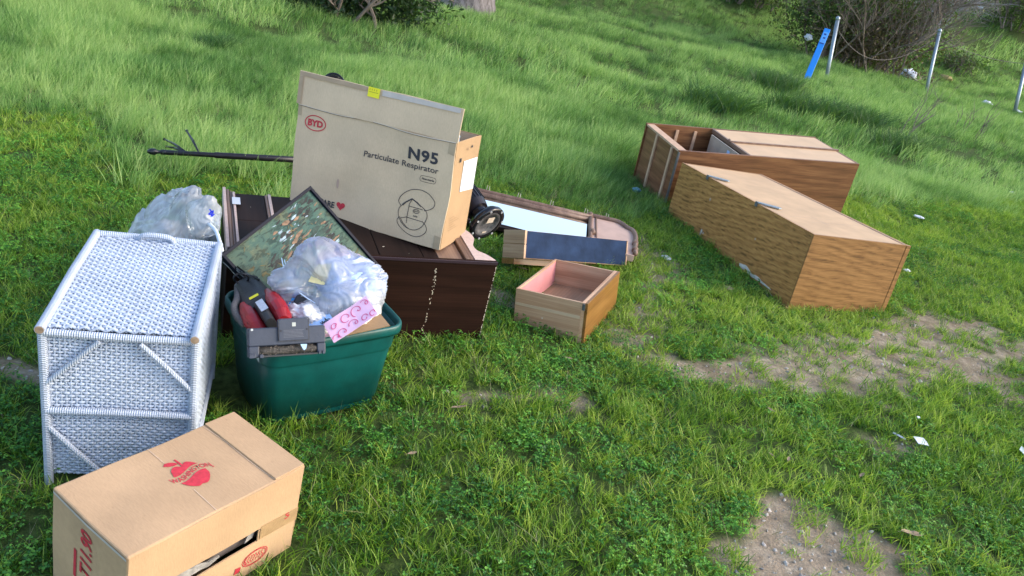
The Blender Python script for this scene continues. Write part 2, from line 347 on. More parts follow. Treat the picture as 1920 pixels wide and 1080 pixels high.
# ------------------------------------------------------------------ planting
rng = np.random.default_rng(7)
def tuft(name, mat_, n, rad, h0, h1, wd, lean, curl, seg=3, wind=(0, 0)):
    vs = []; fs = []
    for _ in range(n):
        a, r = rng.uniform(0, 6.283), rad*math.sqrt(rng.uniform()); bx, by = r*math.cos(a), r*math.sin(a)
        h = rng.uniform(h0, h1); d = rng.uniform(0, 6.283); dx = math.cos(d)*lean*rng.uniform(.2, 1)+wind[0]; dy = math.sin(d)*lean*rng.uniform(.2, 1)+wind[1]
        ca = rng.uniform(0, 6.283); ux, uy = math.cos(ca), math.sin(ca); c = curl*rng.uniform(.3, 1); w_ = wd*rng.uniform(.6, 1.2); b = len(vs)
        for k in range(seg+1):
            t = k/seg; q_ = t+c*t*t; px = bx+dx*h*q_; py = by+dy*h*q_; pz = h*(t-.35*c*t*t)
            ww = w_*(1-t)**.7/2*(1 if k < seg else 0)
            if k < seg: vs += [(px-ux*ww, py-uy*ww, pz), (px+ux*ww, py+uy*ww, pz)]
            else: vs.append((px, py, pz))
        for k in range(seg-1): fs.append((b+2*k, b+2*k+1, b+2*k+3, b+2*k+2))
        fs.append((b+2*seg-2, b+2*seg-1, b+2*seg))
    me = bpy.data.meshes.new(name); me.from_pydata(vs, [], fs); me.materials.append(mat_)
    me.polygons.foreach_set('use_smooth', [True]*len(fs)); return bpy.data.objects.new(name, me)
def clover(name, n, rad, h0, h1, lr):
    vs = []; fs = []
    for _ in range(n):
        a, r = rng.uniform(0, 6.283), rad*math.sqrt(rng.uniform()); x, y, h = r*math.cos(a), r*math.sin(a), rng.uniform(h0, h1)
        tx, ty = rng.normal(0, .25, 2); s_ = lr*rng.uniform(.6, 1.2); rot0 = rng.uniform(0, 6.283)
        b = len(vs); vs += [(x*.6-.0006, y*.6, 0), (x*.6+.0006, y*.6, 0), (x, y, h)]; fs.append((b, b+1, b+2))
        for k in range(3):
            th = rot0+k*2.094; b = len(vs); P = [(0, 0), (.55, .42), (.95, .30), (1.0, 0), (.95, -.30), (.55, -.42)]
            for (u, v) in P:
                lx = (u*math.cos(th)-v*math.sin(th))*s_; ly = (u*math.sin(th)+v*math.cos(th))*s_
                vs.append((x+lx, y+ly, h+lx*tx+ly*ty+(abs(v)*.35-u*.15)*s_))
            fs += [(b, b+1, b+2, b+3), (b, b+3, b+4, b+5)]
    me = bpy.data.meshes.new(name); me.from_pydata(vs, [], fs); me.materials.append(CLOV); return bpy.data.objects.new(name, me)
def scatter(name, srcs, pts, rots, scl, tint, label, cat):
    col = bpy.data.collections.new(name+'_tufts')
    for s_ in srcs: col.objects.link(s_)
    N = len(pts); me = bpy.data.meshes.new(name); me.vertices.add(N); me.vertices.foreach_set('co', np.asarray(pts, np.float32).ravel())
    me.attributes.new('rot', 'FLOAT_VECTOR', 'POINT').data.foreach_set('vector', np.asarray(rots, np.float32).ravel())
    me.attributes.new('scl', 'FLOAT', 'POINT').data.foreach_set('value', np.asarray(scl, np.float32))
    me.attributes.new('tint', 'FLOAT', 'POINT').data.foreach_set('value', np.clip(tint, 0, 1).astype(np.float32))
    me.attributes.new('pick', 'INT', 'POINT').data.foreach_set('value', rng.integers(0, len(srcs), N).astype(np.int32))
    o = bpy.data.objects.new(name, me); scene.collection.objects.link(o); tag(o, label, cat, kind='stuff')
    g = bpy.data.node_groups.new(name, 'GeometryNodeTree'); g.interface.new_socket('Geometry', in_out='INPUT', socket_type='NodeSocketGeometry'); g.interface.new_socket('Geometry', in_out='OUTPUT', socket_type='NodeSocketGeometry')
    gi = g.nodes.new('NodeGroupInput'); go = g.nodes.new('NodeGroupOutput'); ip = g.nodes.new('GeometryNodeInstanceOnPoints'); ci = g.nodes.new('GeometryNodeCollectionInfo')
    ci.inputs[0].default_value = col; ci.inputs['Separate Children'].default_value = True; ci.inputs['Reset Children'].default_value = True
    def na(nm, dt): x = g.nodes.new('GeometryNodeInputNamedAttribute'); x.data_type = dt; x.inputs[0].default_value = nm; return x.outputs[0]
    L = g.links.new; L(gi.outputs[0], ip.inputs['Points']); L(ci.outputs[0], ip.inputs['Instance']); ip.inputs['Pick Instance'].default_value = True
    L(na('pick', 'INT'), ip.inputs['Instance Index']); L(na('rot', 'FLOAT_VECTOR'), ip.inputs['Rotation']); L(na('scl', 'FLOAT'), ip.inputs['Scale'])
    L(ip.outputs[0], go.inputs[0]); md = o.modifiers.new('scatter', 'NODES'); md.node_group = g
    return o
# footprints of the things on the grass: (x, y, yaw, w, d, margin)
FOOT = [(-1.162,1.717,.3096,.367,.577,.0),(-.694,1.242,1.0568,.496,.289,.0),(.364,3.329,1.244,.541,.349,0),(1.588,4.269,.3845,.708,1.525,0),
        (1.013,5.892,.356,1.626,.63,0),(-1.07,2.66,.4324,.96,.567,0),(-1.07,2.66,.4324,1.076,.03,0),(-.65-.155-.02,2.407-.24,.722,.41,.30,0),
        (-.80,4.44,-.05,1.46,.58,0)]
def free(x, y, mg=.01):
    ok = np.ones(len(x), bool)
    for (fx, fy, a, w_, d_, _) in FOOT:
        c, s_ = math.cos(a), math.sin(a); u = (x-fx)*c+(y-fy)*s_; v = -(x-fx)*s_+(y-fy)*c
        ok &= ~((u > -mg) & (u < w_+mg) & (v > -mg) & (v < d_+mg))
    return ok
BX = [-6, -3.44, -3.09, -2.2, -1.49, -.37, .71, 3.27, 6.45, 12]; BY = [4.9, 4.8, 5.3, 4.45, 4.65, 5.3, 5.6, 7.6, 9.6, 11.5]
def longw(x, y):
    b = np.interp(x, BX, BY); return sst(-.35, .35, y-b+(fbm(x, y, .8, 31)-.5)*1.6)
def wedge(n, y0, y1, l=.66, r=.92, pad=1.4):
    y = np.sqrt(rng.uniform(y0*y0, y1*y1, n)); return rng.uniform(-l*y-pad, r*y+pad, n), y
def darkpatch(x, y):
    return sst(.52, .66, fbm(x*.7, y, 1.0, 44))
# long grass
tl = [tuft('long_a%d' % i, GR_LONG, 22, .05, .09, .22, .0042, .45, .7, 4, (.12, 0)) for i in range(5)]
tf = [tuft('long_far%d' % i, GR_LONG, 26, .11, .10, .24, .008, .5, .7, 3, (.14, 0)) for i in range(4)]
def place_long(n, y0, y1, srcs, name, label, s0=1.0, dens=1.0):
    x, y = wedge(n, y0, y1); lw = longw(x, y); k = (rng.uniform(size=n) < lw*dens) & free(x, y, .02) & (rng.uniform(size=n) > dirt(x, y)*1.2); x, y = x[k], y[k]
    hm = .55+.75*fbm(x, y, .9, 51)+.35*(fbm(x, y, .3, 53)-.5); dk = darkpatch(x, y)
    sc = s0*hm*(1-.35*dk)*rng.uniform(.8, 1.2, len(x)); z = terrain(x, y)
    tint = .50+.9*(fbm(x, y, 1.6, 61)-.25)-.50*dk-.4*sst(.55, .75, fbm(x*.6+y*.3, y, .5, 63))+rng.normal(0, .15, len(x))
    rot = np.stack([rng.normal(0, .10, len(x)), rng.normal(.12, .12, len(x)), rng.uniform(-.9, .9, len(x))], 1)
    return scatter(name, srcs, np.stack([x, y, z], 1), rot, sc, tint, label, 'grass')
place_long(30000, 3.6, 9.5, tl, 'long_grass', 'tall light green grass leaning in clumps behind the dumped furniture')
place_long(30000, 9.0, 30, tf, 'distant_long_grass', 'tall pale green grass on the slope towards the fence and bushes', 1.05)
hl = [tuft('hill_far%d' % i, GR_LONG, 26, .3, .18, .42, .022, .5, .7, 3, (.14, 0)) for i in range(3)]
place_long(16000, 27, 75, hl, 'hillside_grass', 'mottled green grass covering the hillside behind the fence', 1.1)
# short grass and clover
ts = [tuft('short_a%d' % i, GR_SHORT, 26, .034, .022, .065, .0042, .8, .9, 3, (.05, 0)) for i in range(6)]
tm = [tuft('mid_a%d' % i, GR_SHORT, 16, .03, .05, .11, .0040, .5, .9, 4, (.1, 0)) for i in range(5)]
cl = [clover('clover_a%d' % i, 16, .042, .015, .038, .0072) for i in range(6)]
def near(n, y1=12): return wedge(n, .75, y1, .85, 1.3, .7)
n = 56000; x, y = near(n, 9); x2, y2 = wedge(26000, 9, 13, 0, 1.3, .3); x = np.r_[x, x2]; y = np.r_[y, y2]; n = len(x); D = dirt(x, y); cw = sst(.50, .62, fbm(x, y, .45, 71)+.20*sst(-.6, -1.3, x)+.10*sst(1.3, 2.0, x)*sst(3.4, 2.6, y)+.04*sst(2.9, 1.6, y))
k = (rng.uniform(size=n) > longw(x, y)) & (rng.uniform(size=n) > D*.90) & free(x, y) & (rng.uniform(size=n) > cw*.45); x, y = x[k], y[k]
tint = .42+1.0*(fbm(x, y, .7, 81)-.42)+.10*sst(.5, 2.5, x)+rng.normal(0, .14, len(x))
scatter('short_grass', ts, np.stack([x, y, terrain(x, y)], 1), np.stack([rng.normal(0, .12, len(x)), rng.normal(0, .12, len(x)), rng.uniform(0, 6.28, len(x))], 1),
        rng.uniform(.7, 1.25, len(x)), tint, 'short bright green grass around the boxes and drawers', 'grass')
n = 20000; x, y = near(n, 9); D = dirt(x, y); gw = sst(.45, .60, fbm(x, y, .55, 91)+.18*sst(2.7, 1.6, y)*sst(1.1, .3, x))
k = (rng.uniform(size=n) > longw(x, y)) & (rng.uniform(size=n) > D*1.3) & free(x, y) & (rng.uniform(size=n) < .12+gw); x, y = x[k], y[k]
tint = .5+1.0*(fbm(x, y, .5, 95)-.42)+rng.normal(0, .16, len(x))
scatter('mid_grass', tm, np.stack([x, y, terrain(x, y)], 1), np.stack([rng.normal(0, .2, len(x)), rng.normal(0, .2, len(x)), rng.uniform(0, 6.28, len(x))], 1),
        rng.uniform(.6, 1.15, len(x)), tint, 'tufts of longer yellow-green grass standing out of the short turf', 'grass')
n = 33000; x, y = near(n, 8); D = dirt(x, y); cw = sst(.46, .58, fbm(x, y, .45, 71)+.20*sst(-.6, -1.3, x)+.10*sst(1.3, 2.0, x)*sst(3.4, 2.6, y)+.04*sst(2.9, 1.6, y))
k = (rng.uniform(size=n) > longw(x, y)*.85) & (rng.uniform(size=n) > D*1.15) & free(x, y) & (rng.uniform(size=n) < .12+cw); x, y = x[k], y[k]
tint = .45+.9*(fbm(x, y, .6, 99)-.45)+rng.normal(0, .2, len(x))
scatter('clover', cl, np.stack([x, y, terrain(x, y)], 1), np.stack([rng.normal(0, .1, len(x)), rng.normal(0, .1, len(x)), rng.uniform(0, 6.28, len(x))], 1),
        rng.uniform(.7, 1.35, len(x)), tint, 'dark green clover mat growing through the turf', 'clover')
td = [tuft('dry_a%d' % i, DRYG, 5, .03, .03, .09, .0018, 1.5, .6, 3) for i in range(3)]
n = 9000; x, y = near(n, 8); k = free(x, y) & (rng.uniform(size=n) < .22+.6*sst(.5, .65, fbm(x, y, .7, 111))+.4*dirt(x, y)); x, y = x[k], y[k]
scatter('dry_grass', td, np.stack([x, y, terrain(x, y)], 1), np.stack([rng.normal(0, .5, len(x)), rng.normal(0, .5, len(x)), rng.uniform(0, 6.28, len(x))], 1),
        rng.uniform(.6, 1.2, len(x)), rng.uniform(0, 1, len(x)), 'dry straw coloured stems lying between the green blades', 'dry grass')
# gravel on the bare patches
def pebble(i):
    bm = bmesh.new(); bmesh.ops.create_icosphere(bm, subdivisions=1, radius=.01)
    for v in bm.verts: v.co = Vector((v.co.x*1.3, v.co.y, v.co.z*.6))*(1+.5*mnoise.noise(v.co*90+Vector((i, 0, 0))))
    me = bpy.data.meshes.new('peb'); bm.to_mesh(me); bm.free(); me.materials.append(STONEI); return bpy.data.objects.new('pebble%d' % i, me)
STONEI = plant_mat('pebble_stone', (.14, .13, .13), (.28, .26, .25), (.50, .46, .42), 0)
pb = [pebble(i) for i in range(4)]
n = 90000; x, y = near(n, 6); D = dirt(x, y); k = (rng.uniform(size=n) < D*(.35+.65*sst(2.9, 2.3, y))*(.3+1.2*fbm(x, y, .12, 7))) & free(x, y); x, y = x[k], y[k]
scatter('gravel', pb, np.stack([x, y, terrain(x, y)-dirt(x, y)*.004+dirt(x, y)*(fbm(x, y, .07, 20)-.5)*.014+.001], 1), rng.uniform(0, 6.28, (len(x), 3))*[.2, .2, 1], .15+.85*rng.uniform(0, 1, len(x))**5, rng.uniform(0, 1, len(x)),
        'small grey and tan stones on the bare soil', 'gravel')
# ------------------------------------------------------------------ printing helpers
def lettering(name, body, mt, parent, fn, x0, y0, wd, ht, shear=0, bold=0, warp=None, space=1.0):
    cu_ = bpy.data.curves.new(name, 'FONT'); cu_.body = body; cu_.size = 1; cu_.shear = shear; cu_.offset = bold; cu_.space_character = space
    cu_.resolution_u = 3; tmp = bpy.data.objects.new('tmp', cu_); scene.collection.objects.link(tmp); bpy.context.view_layer.update()
    me = bpy.data.meshes.new_from_object(tmp); bpy.data.objects.remove(tmp); me.name = name
    co = np.array([v.co for v in me.vertices]); mn, mx = co.min(0), co.max(0)
    for v in me.vertices:
        a = x0+(v.co.x-mn[0])/(mx[0]-mn[0])*wd; b = y0+(v.co.y-mn[1])/(mx[1]-mn[1])*ht
        if warp: a, b = warp(a, b)
        v.co = fn(a, b, .0008)
    me.materials.clear(); me.materials.append(mt)
    o = bpy.data.objects.new(name, me); scene.collection.objects.link(o); o.parent = parent; return o
def flat(name, mt, parent, fn, polys, t=.0008):
    b = MB()
    for P in polys: b.add([fn(p[0], p[1], t) for p in P], [tuple(range(len(P)))])
    return b.build(name, mt, parent)
def lines(name, mt, parent, fn, polylines, wd, t=.0010):
    b = MB()
    for P in polylines:
        cl_ = P[0] == P[-1]; b.ribbon([Vector((p[0], p[1])) for p in (P[:-1] if cl_ else P)], wd, fn, t, cl_)
    return b.build(name, mt, parent)
def ell(cx, cy, rx, ry, n=28, a0=0, a1=6.2832): return [(cx+rx*math.cos(a0+(a1-a0)*i/n), cy+ry*math.sin(a0+(a1-a0)*i/n)) for i in range(n+1)]
def cm2(P, k=6): return [(p.x, p.y) for p in catmull([Vector((a, b)) for a, b in P], k)]
# ------------------------------------------------------------------ apple carton in the foreground
t = thing('cardboard_box', 'closed tan cardboard box with red apple print on top, before the wicker hamper', 'cardboard box', (-.6936, 1.2419, 0), (.0483, .0254, 1.0568))
W_, D_, H_ = .496, .289, .261
b = MB(); b.box(0, 0, -.03, W_, D_, H_)
body = b.build('box_body', CB_APPLE, t, .0045); 
me = body.data; bm = bmesh.new(); bm.from_mesh(me); bmesh.ops.delete(bm, geom=[f for f in bm.faces if f.normal.y < -.9 and f.calc_area() > .01], context='FACES'); bm.to_mesh(me); bm.free()
dn_ = lambda p: mnoise.noise_vector(Vector(p)*6+Vector((6.2, 2, 0)))*.0032
fF = lambda u, v, q_: (u, -q_, v); fT = lambda u, v, q_: tuple(Vector((u, v, H_+q_+.0008))+dn_((u, v, H_))); fL = lambda u, v, q_: tuple(Vector((-q_-.0008, u, v))+dn_((0, u, v)))
dent(body, 5, .0032, 6, 2)
# front wall in two overlapping outer flaps with the open slot between them
hx0, hx1 = .012, .366
b = MB(); b.prism([(.003, .1215), (hx0, .121), (.12, .124), (.25, .1205), (hx1, .122), (hx1, .12), (W_-.003, .116), (W_-.003, H_-.003), (.003, H_-.003)], 0, .004, lambda u, v, q_: (u, q_-.001, v)); b.build('upper_flap', CB_APPLE, t)
b = MB(); b.prism([(.003, -.03), (W_-.003, -.03), (W_-.003, .1165), (hx1, .1165), (hx1, .078), (.28, .079), (.2, .077), (hx0, .080), (.003, .1165)], 0, .004, lambda u, v, q_: (u, q_+.0005, v)); b.build('lower_flap', CB_APPLE, t)
b = MB(); b.prism([(hx1+.004, .084), (W_-.001, .080), (W_-.001, .122), (hx1+.004, .127)], 0, .0006, lambda u, v, q_: (u, -.0014-q_, v)); b.build('packing_tape', TAPE, t)
b = MB(); b.box(.02, .03, .06, W_-.02, .034, .14); b.build('inner_flap', plain('dark_inner_board', (.10, .085, .08), .8), t)
b = MB(); b.prism([(.06, .08), (.14, .082), (.23, .078), (.26, .088), (.19, .096), (.16, .106), (.10, .118), (.05, .118)], 0, .006, lambda u, v, q_: (u, .012+q_, v)); GLIN = plain('grey_torn_paper', (.26, .25, .24), .6, var=.5, sc=40, bmp=.6); o = b.build('torn_lining', GLIN, t, .001); dent(o, 3, .008, 40)
b = MB(); b.prism([(.325, .121), (.364, .121), (.364, .082), (.335, .079), (.345, .1)], 0, .004, lambda u, v, q_: (u, .014+q_, v)); o = b.build('torn_lining', GLIN, t, .001); dent(o, 3, .005, 50)
lines('crease', plain('pale_crease', (.58, .44, .32), .8, bmp=0), t, fT, [[(.400, .004), (.394, .1), (.398, .2), (.392, .285)], [(.225, .003), (.228, .092)], [(.232, .216), (.233, .285)]], .0016, .0006)
b = MB(); b.box(.400, .002, H_-.001, W_-.002, D_-.002, H_+.0048); o = b.build('lid_flap', CB_APPLE, t, .0012)
lines('lid_edge', plain('pale_board_edge', (.46, .42, .38), .7), t, fL, [[(.002, H_-.008), (.145, H_-.0095), (.283, H_-.008)]], .007, .001)
# printed apple with a wavy band
bandc = lambda u: .148+.010*math.sin((u-.205)/.105*6.283+3.4)*.8
def half(lo):
    P = []
    us = [.219+i*(.074/14) for i in range(15)]
    if not lo:
        top = {0: .158, 1: .176, 2: .183, 3: .187, 4: .189, 5: .188, 6: .183, 7: .180, 8: .185, 9: .190, 10: .191, 11: .188, 12: .182, 13: .172, 14: .160}
        return [(u, max(bandc(u)+.0135, top[i])) for i, u in enumerate(us)]+[(u, bandc(u)+.0135) for u in us[::-1]]
    bot = [.124, .113, .106, .101, .097, .094, .095, .097, .095, .094, .096, .100, .106, .113, .124]
    return [(u, bandc(u)-.0135) for u in us]+[(u, min(bandc(u)-.014, bot[i])) for i, u in list(enumerate(us))[::-1]]
leaf = [(.222, .205), (.230, .213), (.241, .211), (.251, .203), (.255, .193), (.244, .193), (.232, .197)]
stem = [(.256, .213), (.260, .214), (.261, .198), (.261, .181), (.256, .181), (.256, .198)]
flat('printed_apple', INK_R, t, fT, [half(False), half(True), leaf, stem])
lettering('printed_word', 'WASHINGTON', INK_R, t, fT, .203, -.0085, .109, .017, bold=.012, warp=lambda a, b_: (a, bandc(a)+b_))
flat('registered_dot', INK_R, t, fT, [ell(.312, .134, .0022, .0022, 8)[:-1]])
fEnd = lambda u, v, q_: fL(.126+v, u, q_+.0004)    # text runs up the end wall
lettering('printed_number', 'T11.90', INK_R, t, fEnd, .095, 0, .134, .045, shear=.25, bold=.02)
flat('printed_bar', INK_R, t, fEnd, [[(.062, .058), (.145, .058), (.149, .068), (.068, .068)]])
ov = [ell(.365, .028, .040*s_, .023*s_, 26) for s_ in (1, .86)]
wig = [[(.365+(i*.0088-.03)+.003*math.sin(j*1.3+i), .016+j*.004) for j in range(7)] for i in range(7)]
lines('printed_seal', INK_R, t, fF, ov+wig, .0022, .0012)
flat('printed_square', INK_R, t, fF, [[(.300, .006), (.318, .004), (.321, .020), (.304, .024)]], .0012)
lines('scrawled_mark', INK_R, t, lambda u, v, q_: (u, -.0022-q_, v), [cm2([(.462, .122), (.452, .120), (.458, .114), (.464, .113), (.456, .106), (.450, .108)])], .003, .0006)
# ------------------------------------------------------------------ wicker hamper
t = thing('wicker_hamper', 'white painted wicker hamper with diagonal cane braces, lying beside the green tote', 'hamper', (-1.1621, 1.7168, 0), (.0289, .0137, .3096))
W_, D_, H_ = .367, .577, .484
def weave(fn, LU, LV, nr, nc, r, amp, nside=4, seg=3, skip=0, wob=.0015, seed=0):
    b = MB(); rr = random.Random(seed)
    for i in range(nr):
        v0 = LV*(i+.5)/nr; pts = []; N = nc*seg
        for j in range(N+1):
            u = LU*j/N; ph = math.pi*j/seg+(i % 2)*math.pi
            pts.append(fn(u, v0+wob*math.sin(u*22+i*.12+seed)+rr.uniform(-1, 1)*wob*.3, amp*math.cos(ph)))
        b.tube(pts, r*rr.uniform(.85, 1.1), nside, False)
    for j in range(nc+1):
        u = LU*j/nc; b.tube([fn(u, LV*k/6, 0) for k in range(7)], r*.8, nside, False)
    return b
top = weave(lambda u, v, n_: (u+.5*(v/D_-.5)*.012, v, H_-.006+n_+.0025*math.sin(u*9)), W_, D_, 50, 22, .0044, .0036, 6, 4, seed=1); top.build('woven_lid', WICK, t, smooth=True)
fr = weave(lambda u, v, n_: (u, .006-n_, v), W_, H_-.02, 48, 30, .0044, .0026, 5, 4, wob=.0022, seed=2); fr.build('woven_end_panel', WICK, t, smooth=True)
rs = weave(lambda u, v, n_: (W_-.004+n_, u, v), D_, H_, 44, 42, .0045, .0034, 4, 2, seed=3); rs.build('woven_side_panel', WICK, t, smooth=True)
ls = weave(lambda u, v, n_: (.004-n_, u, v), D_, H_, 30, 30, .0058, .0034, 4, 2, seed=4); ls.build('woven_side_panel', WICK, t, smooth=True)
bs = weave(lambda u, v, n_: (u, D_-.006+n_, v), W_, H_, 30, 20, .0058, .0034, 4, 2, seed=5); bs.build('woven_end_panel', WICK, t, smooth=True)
b = MB(); b.box(.010, .014, 0, W_-.010, .016, H_-.02); b.box(W_-.014, .016, 0, W_-.012, D_-.012, H_-.02); b.box(.012, .016, 0, .014, D_-.012, H_-.02); b.box(.014, D_-.014, 0, W_-.014, D_-.012, H_-.02); b.build('shade_backing', SHADE_LINER, t)  # added sheets that block light through the weave; the hamper itself is hollow
pr = .0125
for (x_, s_) in ((0, -1), (W_, 1)):
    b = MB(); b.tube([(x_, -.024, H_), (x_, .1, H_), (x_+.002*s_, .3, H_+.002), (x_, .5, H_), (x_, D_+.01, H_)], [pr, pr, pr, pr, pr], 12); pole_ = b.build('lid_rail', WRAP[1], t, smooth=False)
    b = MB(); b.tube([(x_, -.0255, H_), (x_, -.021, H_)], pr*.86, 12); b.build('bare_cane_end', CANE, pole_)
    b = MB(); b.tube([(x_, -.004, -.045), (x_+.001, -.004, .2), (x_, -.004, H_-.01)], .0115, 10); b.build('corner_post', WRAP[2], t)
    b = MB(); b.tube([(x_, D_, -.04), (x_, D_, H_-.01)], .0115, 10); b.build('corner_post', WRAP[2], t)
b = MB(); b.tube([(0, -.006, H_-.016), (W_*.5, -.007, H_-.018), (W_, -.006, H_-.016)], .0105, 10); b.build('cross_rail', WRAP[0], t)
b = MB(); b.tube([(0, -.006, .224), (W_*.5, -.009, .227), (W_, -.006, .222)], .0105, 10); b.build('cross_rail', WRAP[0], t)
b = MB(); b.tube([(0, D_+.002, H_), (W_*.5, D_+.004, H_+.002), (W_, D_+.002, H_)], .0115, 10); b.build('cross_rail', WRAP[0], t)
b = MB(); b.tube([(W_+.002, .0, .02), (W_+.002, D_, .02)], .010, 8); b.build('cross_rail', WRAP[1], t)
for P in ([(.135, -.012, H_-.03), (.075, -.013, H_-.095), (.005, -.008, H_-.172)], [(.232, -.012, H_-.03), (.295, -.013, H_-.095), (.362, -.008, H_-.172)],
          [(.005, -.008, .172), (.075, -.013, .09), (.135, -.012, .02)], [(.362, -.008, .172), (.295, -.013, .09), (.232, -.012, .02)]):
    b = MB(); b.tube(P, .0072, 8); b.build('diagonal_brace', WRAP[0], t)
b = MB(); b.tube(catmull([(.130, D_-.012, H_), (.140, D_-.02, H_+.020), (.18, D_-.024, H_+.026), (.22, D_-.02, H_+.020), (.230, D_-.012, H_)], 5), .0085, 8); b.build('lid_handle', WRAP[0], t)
# ------------------------------------------------------------------ dresser lying on its back
t = thing('dresser', 'dark walnut dresser lying on its back in the grass, carrying the tall grey carton', 'dresser', (-1.0705, 2.6603, .0154), (.067, .0109, .4324))
W_, D_, H_ = 1.076, .567, .348
b = MB(); b.box(.0, 0, -.06, W_, .016, H_); o = b.build('side_panel', WALNUT, t, .0015)
b = MB(); b.box(.0, .018, -.06, .95, D_, H_-.022); b.build('carcass', WALNUT2, t, .001)
b = MB(); b.box(.045, .018, H_-.020, .163, .2745, H_-.008); b.box(.045, .2765, H_-.020, .163, D_-.03, H_-.008)
for (a_, c_) in ((.192, .384), (.387, .574), (.577, .757), (.760, .82)): b.box(a_, .018, H_-.020, c_, D_-.035, H_-.007)
b.build('front_panel', WALNUT2, t, .0015)
b = MB(); b.box(.824, .018, H_-.020, .932, .20, H_-.009); b.build('drawer_front', BROWNTRIM, t, .002)
b = MB(); b.box(-.004, .018, H_-.05, .008, D_+.005, H_+.002); b.build('edge_strip', PALE, t, .001)
b = MB(); b.box(.010, .018, H_-.03, .022, D_, H_-.003); b.box(.0225, .018, H_-.03, .034, D_, H_-.010); b.build('trim_moulding', BROWNTRIM, t, .003)
b = MB(); b.box(.0345, .018, H_-.03, .044, D_-.03, H_-.001); b.build('edge_strip', PALE, t, .001)
b = MB(); b.box(.165, .018, H_-.03, .176, D_-.035, H_-.002); b.build('trim_moulding', BROWNTRIM, t, .003)
b = MB(); b.box(.178, .018, H_-.03, .190, D_-.035, H_+.001); b.build('edge_strip', PALE, t, .001)
b = MB(); b.box(.937, .018, H_-.05, .957, .25, H_+.003); b.box(.959, .018, H_-.03, .978, .27, H_-.004); b.build('trim_moulding', BROWNTRIM, t, .004)
sc_ = cm2([(1.000, .42), (1.006, .36), (1.018, .315), (1.034, .27), (1.036, .225), (1.022, .185), (1.010, .15), (1.014, .11), (1.035, .085), (1.052, .066), (1.070, .03), (1.074, .018)], 4)
b = MB(); b.prism([(.980, .018)]+sc_[::-1]+[(.980, .42)], H_-.016, H_-.001); b.build('scalloped_skirt', PALE, t, .001)
b = MB(); b.box(.965, .25, H_-.22, 1.0, .262, H_-.02); b.build('drawer_runner', RAIL, t, .001)
b = MB(); b.box(.0, -.0045, H_-.012, W_, -.0005, H_+.001); b.build('top_edge_moulding', plain('plum_dark_edge', (.035, .02, .03), .3, bmp=0), t, .001)
rr = random.Random(5); P = []
for i in range(46):
    v = rr.uniform(.0, .30) if i > 12 else rr.uniform(.25, .305); u = .805+.012*math.sin(v*9)+rr.gauss(0, .003); a_ = rr.uniform(.0010, .0026); h_ = rr.uniform(.002, .010 if rr.random() < .3 else .004)
    P.append([(u-a_, v), (u+a_*.6, v-h_*.4), (u+a_, v+h_*.3), (u, v+h_)])
for i in range(70):
    v = rr.uniform(-.02, H_-.02); a_ = rr.uniform(.001, .006); P.append([(W_-.0015, v-a_), (W_-.0015, v+a_), (W_-.0015-rr.uniform(.001, .006), v+a_*.3)])
flat('paint_chips', CHIP, t, fF, P, .0006)
flat('paint_chips', CHIP, t, lambda u, v, q_: (u, v, H_-.0065+q_), [[(.60, .10), (.607, .099), (.611, .104), (.603, .106)], [(.10, .40), (.103, .40), (.103, .405)], [(.70, .05), (.703, .05), (.702, .053)]], .0008)
flat('price_sticker', PAPER, t, lambda u, v, q_: (u, v, H_+q_), [[(.030, .40), (.062, .40), (.062, .47), (.030, .47)]], .0035)
# ------------------------------------------------------------------ respirator carton
t = thing('cardboard_box', 'tall open grey-tan carton marked N95, standing on the dark dresser', 'cardboard box', (-1.0229, 3.2099, .3496), (-.0581, -.0262, -.2306))
W_, D_, H_ = .717, .293, .454; T_ = .005
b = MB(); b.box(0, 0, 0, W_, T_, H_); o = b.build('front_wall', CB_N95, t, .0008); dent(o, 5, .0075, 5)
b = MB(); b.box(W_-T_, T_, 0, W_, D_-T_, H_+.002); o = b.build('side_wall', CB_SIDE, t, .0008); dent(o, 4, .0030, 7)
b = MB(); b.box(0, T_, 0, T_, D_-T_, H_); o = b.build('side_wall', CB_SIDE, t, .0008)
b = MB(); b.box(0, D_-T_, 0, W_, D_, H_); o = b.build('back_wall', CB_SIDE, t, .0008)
b = MB(); b.box(T_, T_, 0, W_-T_, D_-T_, T_); b.build('bottom', CB_IN, t)
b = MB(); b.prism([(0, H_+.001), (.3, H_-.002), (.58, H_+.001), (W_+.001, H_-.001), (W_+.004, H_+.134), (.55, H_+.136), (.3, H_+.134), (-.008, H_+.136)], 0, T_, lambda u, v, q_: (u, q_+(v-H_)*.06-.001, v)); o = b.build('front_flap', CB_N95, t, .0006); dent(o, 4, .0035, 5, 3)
b = MB(); b.prism([(W_-.01, .02), (W_-.015, .26), (W_-.13, .25), (W_-.12, .03)], 0, .004, lambda u, v, q_: (W_-.006-(W_-u)*.25, v, H_-.004-(W_-u)*.9-q_)); b.build('side_flap', CB_IN, t)
b = MB(); b.prism([(.01, 0), (W_-.02, 0), (W_-.03, .12), (.02, .12)], 0, .004, lambda u, v, q_: (u, D_-.006-q_-v*.25, H_-.004-v*.9)); b.build('back_flap', CB_IN, t)
F3 = lambda u, v, q_: tuple(Vector((u, -q_-.0012, v))+mnoise.noise_vector(Vector((u, 0, v))*5)*.0075)
lines('hinge_shade_line', plain('crease_shade', (.16, .12, .09), .9, bmp=0), t, lambda u, v, q_: F3(u, v-.0024, q_), [cm2([(0, H_), (.15, H_-.004), (.3, H_-.001), (.5, H_-.003), (W_, H_-.001)])], .0022, .0037)  # shade under the flap hinge drawn as a dark line
